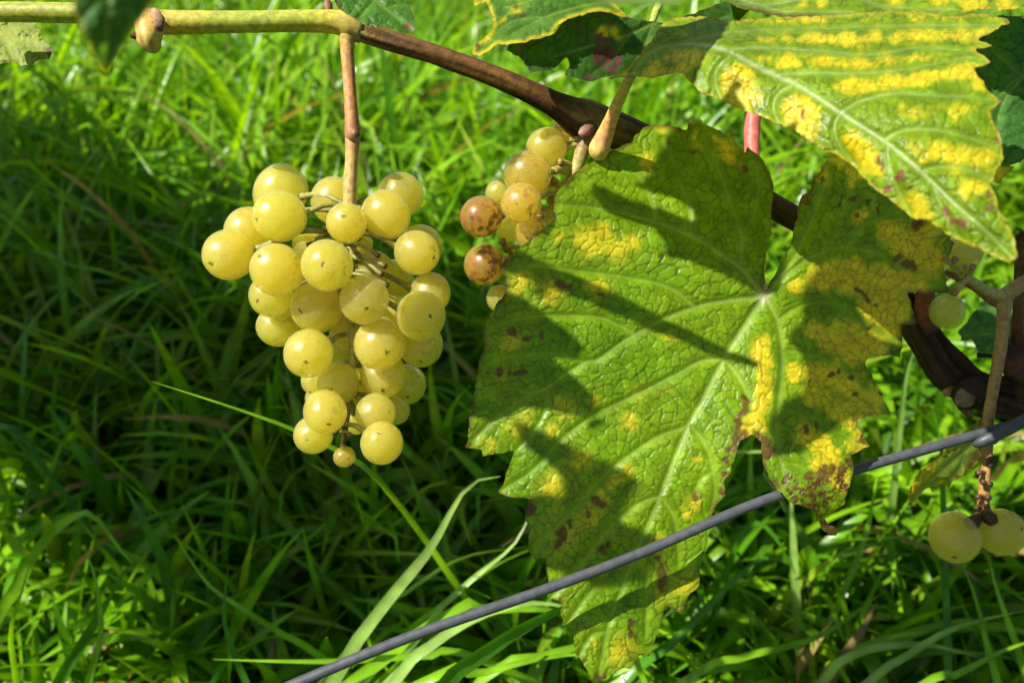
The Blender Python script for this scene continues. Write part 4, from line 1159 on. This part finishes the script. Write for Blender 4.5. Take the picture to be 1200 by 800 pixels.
# --- the main bunch; list in the crop's coordinates (2x, origin 220,160): x, y, radius, distance offset in mm
Z1 = [(218, 130, 65, 8), (216, 187, 62, -6), (142, 220, 56, 6), (97, 277, 61, 2), (210, 313, 63, -8), (197, 372, 53, 2), (216, 443, 52, 3), (283, 508, 58, -5), (344, 150, 56, 9), (372, 203, 50, -4),
      (465, 183, 58, 0), (500, 136, 53, 10), (327, 302, 63, -11), (303, 400, 62, -1), (414, 382, 60, -9), (380, 455, 50, 6), (450, 487, 61, -8), (546, 420, 59, -11), (537, 272, 53, 1), (546, 258, 52, 9),
      (568, 367, 50, 5), (438, 312, 46, 10), (545, 487, 54, 5), (458, 558, 56, 1), (514, 580, 48, 6), (440, 648, 47, 0), (482, 640, 37, 8), (455, 718, 52, -4), (353, 577, 50, -5), (322, 645, 53, -6),
      (295, 698, 48, 0), (300, 568, 36, 8), (404, 600, 34, 9), (285, 252, 38, 14), (308, 616, 32, 9), (484, 335, 46, 14), (405, 250, 30, 13), (350, 500, 40, 14), (250, 380, 50, 12), (480, 420, 50, 13), (415, 540, 44, 12), (425, 445, 46, 16), (395, 662, 34, 10)]
BD = 0.2865
bunch = empty('grape_bunch', at(410., 40., .286), 'full bunch of pale yellow green grapes hanging from the green cane', 'grapes')
rach = [(407, 34, .285), (407, 60, .2855), (409, 90, .286), (411, 120, .286), (413, 155, .2865), (412, 190, .2865), (410, 235, .287), (412, 290, .290), (408, 340, .291), (412, 390, .291), (412, 440, .290), (406, 490, .288), (402, 520, .287)]
RP = catmull(np.array(rach), 80)
RP3 = at(RP[:, 0], RP[:, 1], RP[:, 2])
parts = [tube(pxpath(rach), pxr([11, 8, 7.5, 7.5, 9, 7.5, 8, 6, 5, 5, 4.5, 4, 3], np.array(rach)[:, 2]), n=140, sides=18,
              cols=np.array([(0.38, 0.28, 0.06), (0.40, 0.22, 0.06), (0.42, 0.19, 0.06), (0.42, 0.18, 0.06), (0.34, 0.16, 0.06), (0.40, 0.25, 0.07), (0.40, 0.28, 0.08), STY, STG, STG, STG, (0.16, 0.12, 0.04), (0.10, 0.06, 0.03)]), rough=0.07, seed=71, stripe=0.35)]
parts.append(tube(pxpath([(410, 160, .2855), (416, 157, .2815), (419, 156, .2805)]), pxr([5, 6, 3.5], .282), n=10, sides=10, cols=np.array([(0.30, 0.16, 0.07), (0.22, 0.12, 0.07), (0.12, 0.06, 0.03)]), rough=0.2, seed=72))
for i, (px_, py_, r, dd_) in enumerate(settle([(220 + q[0] * .5, 160 + q[1] * .5, q[2] * .5, BD + q[3] * .0012) for q in Z1], .252, .335)):
    tgt = py_ - 26
    k = int(np.clip(np.searchsorted(RP[:, 1], max(tgt, 240)), 0, 79))
    a = RP3[k]
    c, rr, ax = place_grape(bunch, px_, py_, r, dd_, a)
    parts.append(pedicel(a, c, ax, rr, (0.15, 0.17, 0.035), (0.21, 0.21, 0.045), 0.0009, 100 + i))
# small shrivelled berry at the tip
c, rr, ax = place_grape(bunch, 403.5, 535, 12.5, .282, RP3[79], kind='brown', asp=0.95)
parts.append(pedicel(RP3[79], c, ax, rr, (0.10, 0.07, 0.03), (0.16, 0.12, 0.04), 0.0009, 180))
for (x0, y0, x1, y1, dd) in [(412, 285, 444, 300, .282), (412, 300, 452, 312, .282), (410, 275, 378, 268, .284), (412, 278, 360, 288, .284), (410, 320, 455, 335, .285), (405, 500, 392, 508, .281), (400, 505, 412, 512, .281), (412, 300, 448, 322, .281)]:
    p = [(x0, y0, .289), ((x0 + x1) / 2, (y0 + y1) / 2 - 3, (dd + .288) / 2), (x1, y1, dd)]
    parts.append(tube(pxpath(p), pxr([2.6, 2.0, 3.6], .285), n=12, sides=10, cols=np.array([(0.16, 0.18, 0.04), (0.20, 0.20, 0.045), (0.09, 0.06, 0.02)]), rough=0.2, seed=int(x1 + y1)))
v, f, c = join(parts)
link('stalk', mesh_from('stalk', v, f, c), M_STEM, bunch)

# --- spotted bunch half behind the big leaf
b2 = empty('grape_bunch', at(690., 160., .30), 'brown spotted amber grapes half hidden behind the big leaf', 'grapes')
r2 = [(690, 150, .302), (683, 175, .3015), (672, 205, .302), (655, 235, .303), (635, 265, .303), (610, 300, .302), (590, 340, .302)]
R2 = catmull(np.array(r2), 50)
R23 = at(R2[:, 0], R2[:, 1], R2[:, 2])
parts = [tube(pxpath(r2), pxr([11, 9, 7, 6, 5, 5, 4], .302), n=60, sides=14, cols=np.array([CB, (0.24, 0.17, 0.05), STY, STY, STY, STG, STG]), rough=0.1, seed=75)]
B2 = [(641, 173, 24.5, .300, 'white', 1.0), (664, 156, 20.5, .312, 'brown', 1.0), (618, 205, 27.5, .293, 'brown', .96), (611, 238, 24.5, .285, 'brown', 1.0), (564, 254, 25.5, .292, 'rotten', 1.03),
                                           (568, 310, 26.0, .292, 'rotten', 1.05), (624, 274, 22, .2985, 'brown', 1.0), (586, 226, 17, .302, 'white', 1.0), (642, 256, 15, .302, 'white', 1.0), (586, 350, 17, .2985, 'white', 1.03), (600, 264, 20, .303, 'white', 1.0), (645, 222, 14, .303, 'white', 1.0)]
S2 = settle([q[:4] for q in B2], .276, .335)
for i, (x, y, r, d, kd, asp) in enumerate([(*S2[k_], *B2[k_][4:]) for k_ in range(len(B2))]):
    k = int(np.clip(np.searchsorted(R2[:, 1], max(y - 8, 170)), 0, 49))
    c, rr, ax = place_grape(b2, x, y, r, d, R23[k], kind=kd, asp=asp)
    parts.append(pedicel(R23[k], c, ax, rr, STY, STY, 0.0011, 200 + i))
for (x0, y0, x1, y1) in [(672, 195, 655, 190), (668, 205, 650, 200), (660, 220, 648, 212), (640, 250, 630, 258), (610, 290, 592, 292), (600, 300, 588, 282), (655, 225, 645, 236)]:
    p = [(x0, y0, .302), ((x0 + x1) / 2, (y0 + y1) / 2 - 2, .299), (x1, y1, .297)]
    parts.append(tube(pxpath(p), pxr([3.5, 3, 5.0], .3), n=10, sides=10, cols=np.array([STY, (0.40, 0.34, 0.08), (0.22, 0.13, 0.04)]), rough=0.25, seed=int(x1 + y1)))
v, f, c = join(parts)
link('stalk', mesh_from('stalk', v, f, c), M_STEM, b2)

# --- sparse bunch at the right
b3 = empty('grape_bunch', at(1180., 345., .315), 'nearly bare grape stalk with four remaining grapes at the right edge', 'grapes')
RC = [(0.34, 0.22, 0.06)] * 3
parts = []
main3 = [(1215, 322, .318), (1190, 338, .316), (1178, 348, .315), (1176, 372, .3145), (1172, 410, .3135), (1166, 445, .3125), (1158, 492, .3115), (1157, 525, .312), (1154, 560, .3125), (1152, 592, .313), (1150, 604, .313)]
M3 = np.array(main3)
parts.append(tube(pxpath(main3), pxr([8, 8.5, 9, 7, 7, 6.5, 6, 6, 6, 6.5, 5], M3[:, 2]), n=120, sides=16, cols=np.array([(0.30, 0.26, 0.07), (0.36, 0.22, 0.07), (0.32, 0.24, 0.06)] + [(0.33, 0.20, 0.055)] * 4 + [(0.30, 0.17, 0.05)] * 4), rough=0.12, seed=81))
parts.append(tube(pxpath([(1178, 349, .315), (1160, 342, .312), (1140, 330, .309), (1130, 324, .308)]), pxr([8, 6, 5, 5], .312), n=24, sides=12, cols=np.array([(0.34, 0.22, 0.06)] + [(0.38, 0.34, 0.09)] * 3), rough=0.1, seed=82))
parts.append(tube(pxpath([(1176, 356, .317), (1164, 352, .318), (1146, 338, .319), (1108, 318, .320)]), pxr([7, 6.5, 5.5, 4], .318), n=24, sides=12, cols=np.array([(0.26, 0.11, 0.045)] * 4), rough=0.1, seed=83))
for pth, rr_ in [([(1132, 326, .308), (1124, 336, .3075), (1116, 344, .3075)], [4, 4, 6]), ([(1128, 324, .308), (1120, 314, .303), (1112, 306, .298)], [4, 3.5, 3]), ([(1134, 324, .308), (1138, 317, .304), (1140, 312, .302)], [3.5, 3.2, 3.8]),
                 ([(1122, 316, .304), (1118, 308, .299), (1120, 303, .297)], [2.5, 2.5, 4.0]), ([(1116, 311, .300), (1110, 307, .297), (1107, 303, .296)], [2.4, 2.2, 3.2]), ([(1126, 322, .307), (1132, 318, .302), (1130, 312, .300)], [2.4, 2.0, 2.8])]:
    parts.append(tube(pxpath(pth), pxr(rr_, .305), n=14, sides=10, cols=np.array([(0.40, 0.34, 0.09), (0.42, 0.34, 0.08), (0.26, 0.16, 0.05)]), rough=0.2, seed=int(pth[0][0])))
for (x, y, s) in [(1163, 537, 1), (1147, 553, -1), (1161, 543, 1), (1152, 564, 0), (1160, 566, 1), (1146, 581, -1), (1158, 582, 1), (1145, 594, -1), (1156, 592, 1), (1150, 600, 0), (1160, 600, 1)]:
    x0 = float(np.interp(y, M3[:, 1], M3[:, 0]))
    parts.append(tube(pxpath([(x0, y, .312), ((x0 + x) / 2, y, .310), (x0 + (x - x0) * 1.15, y + 1, .308)]), pxr([3, 2.4, 3.4], .31), n=8, sides=8, cols=np.array([(0.26, 0.14, 0.045), (0.14, 0.07, 0.03), (0.06, 0.03, 0.015)]), rough=0.3, seed=int(x * y) % 999))
parts.append(tube(pxpath([(1152, 596, .312), (1146, 606, .308), (1139, 613, .303)]), pxr([5, 5.5, 8.5], .31), n=14, sides=12, cols=np.array([(0.28, 0.17, 0.05), (0.20, 0.11, 0.04), (0.055, 0.03, 0.015)]), rough=0.3, seed=85))
parts.append(tube(pxpath([(1154, 592, .312), (1157, 602, .307), (1160, 608, .303)]), pxr([5, 5.5, 8], .31), n=14, sides=12, cols=np.array([(0.28, 0.17, 0.05), (0.20, 0.11, 0.04), (0.055, 0.03, 0.015)]), rough=0.3, seed=86))
v, f, c = join(parts)
link('stalk', mesh_from('stalk', v, f, c), M_STEM, b3)
for (x, y, r, d) in [(1126, 297, 23, .313), (1110, 365, 20.5, .312), (1119, 629, 29.5, .306), (1173, 623, 27.5, .308)]:
    place_grape(b3, x, y, r, d, at(1140., 600., .312) if y > 500 else at(1120., 330., .309))


# ------------------------------------------------------------------ unseen foliage added above the frame to shade the big leaf, low grapes and grass
def shade_leaf(label, poly, t, seed, d=.288, tilt=0.0):
    """an unseen leaf added towards the sun, cut to poly, the outline of the shade it casts"""
    Pl = np.asarray(poly, float)
    e = empty('vine_leaf', at(Pl[:, 0].mean(), Pl[:, 1].mean(), d) + TO_SUN * t, label, 'leaf', 'unseen leaves added above to cast shade')
    poly2 = jag(Pl, 1.2, seed, 9.0)
    step = 5.0
    x0, y0 = poly2.min(0)
    x1, y1 = poly2.max(0)
    X, Y = np.meshgrid(np.arange(x0, x1 + step, step), np.arange(y0, y1 + step, step), indexing='ij')
    nx_, ny_ = X.shape
    px, py = X.ravel(), Y.ravel()
    ins = in_poly(px, py, poly2)
    I, J = np.meshgrid(np.arange(nx_ - 1), np.arange(ny_ - 1), indexing='ij')
    a = (I * ny_ + J).ravel()
    q = np.stack([a, a + ny_, a + ny_ + 1, a + 1], -1)
    q = q[ins[q].sum(1) >= 2]
    used = np.unique(q)
    rm = np.full(nx_ * ny_, -1)
    rm[used] = np.arange(len(used))
    q = rm[q]
    px, py, ins = px[used].copy(), py[used].copy(), ins[used]
    es = np.hstack([poly2, np.roll(poly2, -1, axis=0), np.ones((len(poly2), 2))])
    de, _, ex, ey = seg_dist(px, py, es)
    o_ = ~ins
    px[o_], py[o_] = ex[o_], ey[o_]
    tt = t + 0.02 * (fbm(px / 60, py / 60, seed, 2) - .5) + tilt * (px - Pl[:, 0].mean()) / 300
    P = at(px, py, np.full(len(px), d)) + TO_SUN[None] * tt[:, None]
    n = fbm(px / 30, py / 30, seed + 3, 3)[:, None]
    col = np.array([0.08, 0.19, 0.012]) * (1 - n) + np.array([0.15, 0.27, 0.015]) * n
    link('blade', mesh_from('blade', P, q, col), M_LEAF_SOFT, e)
    c0 = at(Pl[:, 0].mean(), Pl[:, 1].min() + 4, d) + TO_SUN * t
    v, f, c = join([tube(np.array([c0, c0 + TO_SUN * .03 + np.array([0, 0, .002]), c0 + TO_SUN * .07 + np.array([0, 0, .004])]), np.array([.0012, .0014, .0018]), n=12, sides=8, cols=np.array([(0.34, 0.2, 0.08)] * 3), seed=seed)])
    link('petiole', mesh_from('petiole', v, f, c), M_STEM, e)


shade_leaf('unseen green leaf added above the frame to shade the top of the big leaf', [(748, 105), (760, 90), (900, 90), (930, 200), (905, 330), (878, 332), (845, 318), (815, 306), (779, 297), (771, 272), (757, 256), (722, 244), (700, 236), (686, 222), (680, 200), (700, 204), (725, 216), (760, 222), (790, 236), (802, 240), (798, 226), (775, 206), (745, 200), (722, 193), (735, 175)], .18, 301)
shade_leaf('unseen lobed leaf added above the frame to shade the left edge of the big leaf', [(552, 354), (594, 357), (607, 357), (625, 362), (640, 372), (657, 384), (680, 400), (690, 410), (696, 420), (688, 432), (668, 432), (652, 430), (670, 440), (690, 455), (702, 467), (715, 482), (712, 497), (700, 502), (680, 502), (657, 495), (632, 496), (622, 507), (602, 514), (577, 510), (559, 497), (546, 480), (544, 420)], .22, 311)
shade_leaf('unseen leaf added above the frame to shade the lower part of the big leaf', [(622, 508), (660, 525), (700, 547), (735, 560), (772, 582), (762, 605), (752, 634), (768, 640), (790, 642), (800, 665), (785, 702), (745, 716), (705, 704), (665, 690), (640, 650), (636, 620), (660, 606), (690, 604), (684, 580), (655, 556), (636, 540)], .30, 321)
shade_leaf('unseen leaf added above the frame to shade the right lobe of the big leaf', [(972, 296), (990, 330), (1005, 368), (1060, 376), (1050, 410), (1040, 480), (1000, 500), (985, 520), (960, 560), (925, 555), (915, 510), (925, 480), (942, 465), (942, 430), (932, 405), (917, 388), (935, 365), (930, 330), (950, 300)], .225, 331)
shade_leaf('unseen leaf added above the frame to shade the lowest grapes at right', [(1078, 605), (1110, 592), (1160, 588), (1230, 590), (1235, 640), (1200, 668), (1150, 676), (1100, 668), (1070, 630)], .26, 341, d=.305)
bp = at(np.array([575., 600, 640, 700, 760, 800, 850, 890]), np.array([296., 312, 330, 350, 375, 391, 412, 432]), np.full(8, .288)) + TO_SUN * .20  # unseen shoot added along the bar of shade it should cast
v, f, c = join([tube(bp, np.array([.0042, .0040, .0036, .0032, .0028, .0022, .0018, .0012]), n=40, sides=10, cols=np.array([(0.3, 0.2, 0.07)] * 8), rough=.05, seed=7)])
link('shade_shoot', mesh_from('shade_shoot', v, f, c), M_STEM, label='unseen thin shoot added above the frame to cast a bar of shade on the big leaf', category='added shade caster')


def generic_leaf():
    lobes = [(0.0, 0.0), (0.10, -0.28), (0.42, -0.42), (0.62, -0.30), (0.56, -0.10), (0.78, -0.06), (0.98, 0.22), (0.80, 0.34), (0.62, 0.34), (0.66, 0.56), (0.48, 0.80), (0.30, 0.78), (0.20, 0.98), (0.0, 1.22)]
    P = np.array(lobes + [(-x, y) for x, y in lobes[-2:0:-1]])
    P = jag(P, 0.02, 5, 0.12)
    c = np.array([0, 0.3])
    rings = [P * k + c * (1 - k) for k in (1.0, 0.66, 0.33)]
    n = len(P)
    V = np.vstack(rings + [c[None]])
    z = 0.16 * np.cos(V[:, 0] * 4) - 0.25 * (V[:, 1] - .3) ** 2 + 0.12 * np.abs(V[:, 0])
    V = np.column_stack([V, z])
    T = []
    for r in range(2):
        for i in range(n):
            a, b = r * n + i, r * n + (i + 1) % n
            T += [(a, b, b + n), (a, b + n, a + n)]
    T += [(2 * n + i, 2 * n + (i + 1) % n, 3 * n) for i in range(n)]
    g = fbm(V[:, 0] * 3 + 5, V[:, 1] * 3 + 5, 8, 3)[:, None]
    me = mesh_from('shade_foliage_leaf', V, np.array(T), np.array([0.07, 0.18, 0.012]) * (1 - g) + np.array([0.16, 0.28, 0.015]) * g)
    me.materials.append(M_LEAF_SOFT)
    return me


LEAF_ME = generic_leaf()


# dark patches of grass in the photograph: centre px, half sizes, number of unseen leaves added to shade it
SHADE = [(280, 400, 330, 130, 60), (120, 330, 140, 90, 16), (330, 560, 230, 90, 40), (120, 480, 140, 80, 22), (60, 180, 80, 70, 7), (330, 650, 130, 60, 14), (980, 690, 140, 70, 30), (850, 560, 60, 60, 8), (470, 440, 80, 120, 16), (150, 250, 150, 30, 8)]


def build_shade_foliage():  # adds unseen leaves sunward of each dark grass patch
    r = np.random.default_rng(99)
    spots = []
    for cx, cy, hx, hy, n in SHADE:
        for _ in range(n):
            for _try in range(12):
                a, q = r.random() * 6.283, math.sqrt(r.random())
                px, py = cx + hx * q * math.cos(a), cy + hy * q * math.sin(a)
                G = on_grass(px, py, 0.13)
                t = (r.uniform(0.80, 1.25) - G[2]) / TO_SUN[2]
                O = G + TO_SUN * t
                # where would it shade the vine in front?
                u = ((O - CPOS) @ FWD - 0.288) / (TO_SUN @ FWD)
                V = O - TO_SUN * u
                vx, vy, _ = pix(V)
                if u > 0 and 60 < vx < 1330 and -230 < vy < 960:
                    continue
                spots.append(O)
                break
    spots = np.array(spots)
    root = empty('shade_foliage', (float(spots[:, 0].mean()), float(spots[:, 1].mean()), 0.75), 'unseen leafy shoots added overhead to shade patches of the grass', 'vine foliage')
    for i, O in enumerate(spots):
        o = bpy.data.objects.new('leaf', LEAF_ME)
        COL.objects.link(o)
        o.parent = root
        o.matrix_parent_inverse = Matrix.Translation(-root.location)
        sc = r.uniform(0.045, 0.075)
        nrm = Vector(TO_SUN + r.normal(0, .45, 3)).normalized()
        o.matrix_basis = Matrix.Translation(Vector(O)) @ nrm.to_track_quat('Z', 'Y').to_matrix().to_4x4() @ Matrix.Rotation(r.random() * 6.28, 4, 'Z') @ Matrix.Scale(sc, 4)
    order = np.argsort(spots[:, 0])
    parts = []
    for k in range(5):
        idx = order[k::5][::6]
        Q = spots[idx]
        if len(Q) > 3:
            parts.append(tube(Q, np.full(len(Q), .004), n=120, sides=8, cols=np.array([(0.2, 0.12, 0.05)] * len(Q)), rough=.1, seed=k))
    v, f, c = join(parts)
    link('cane', mesh_from('cane', v, f, c), M_CANE, root)  # cane added to string the unseen leaves together


build_shade_foliage()
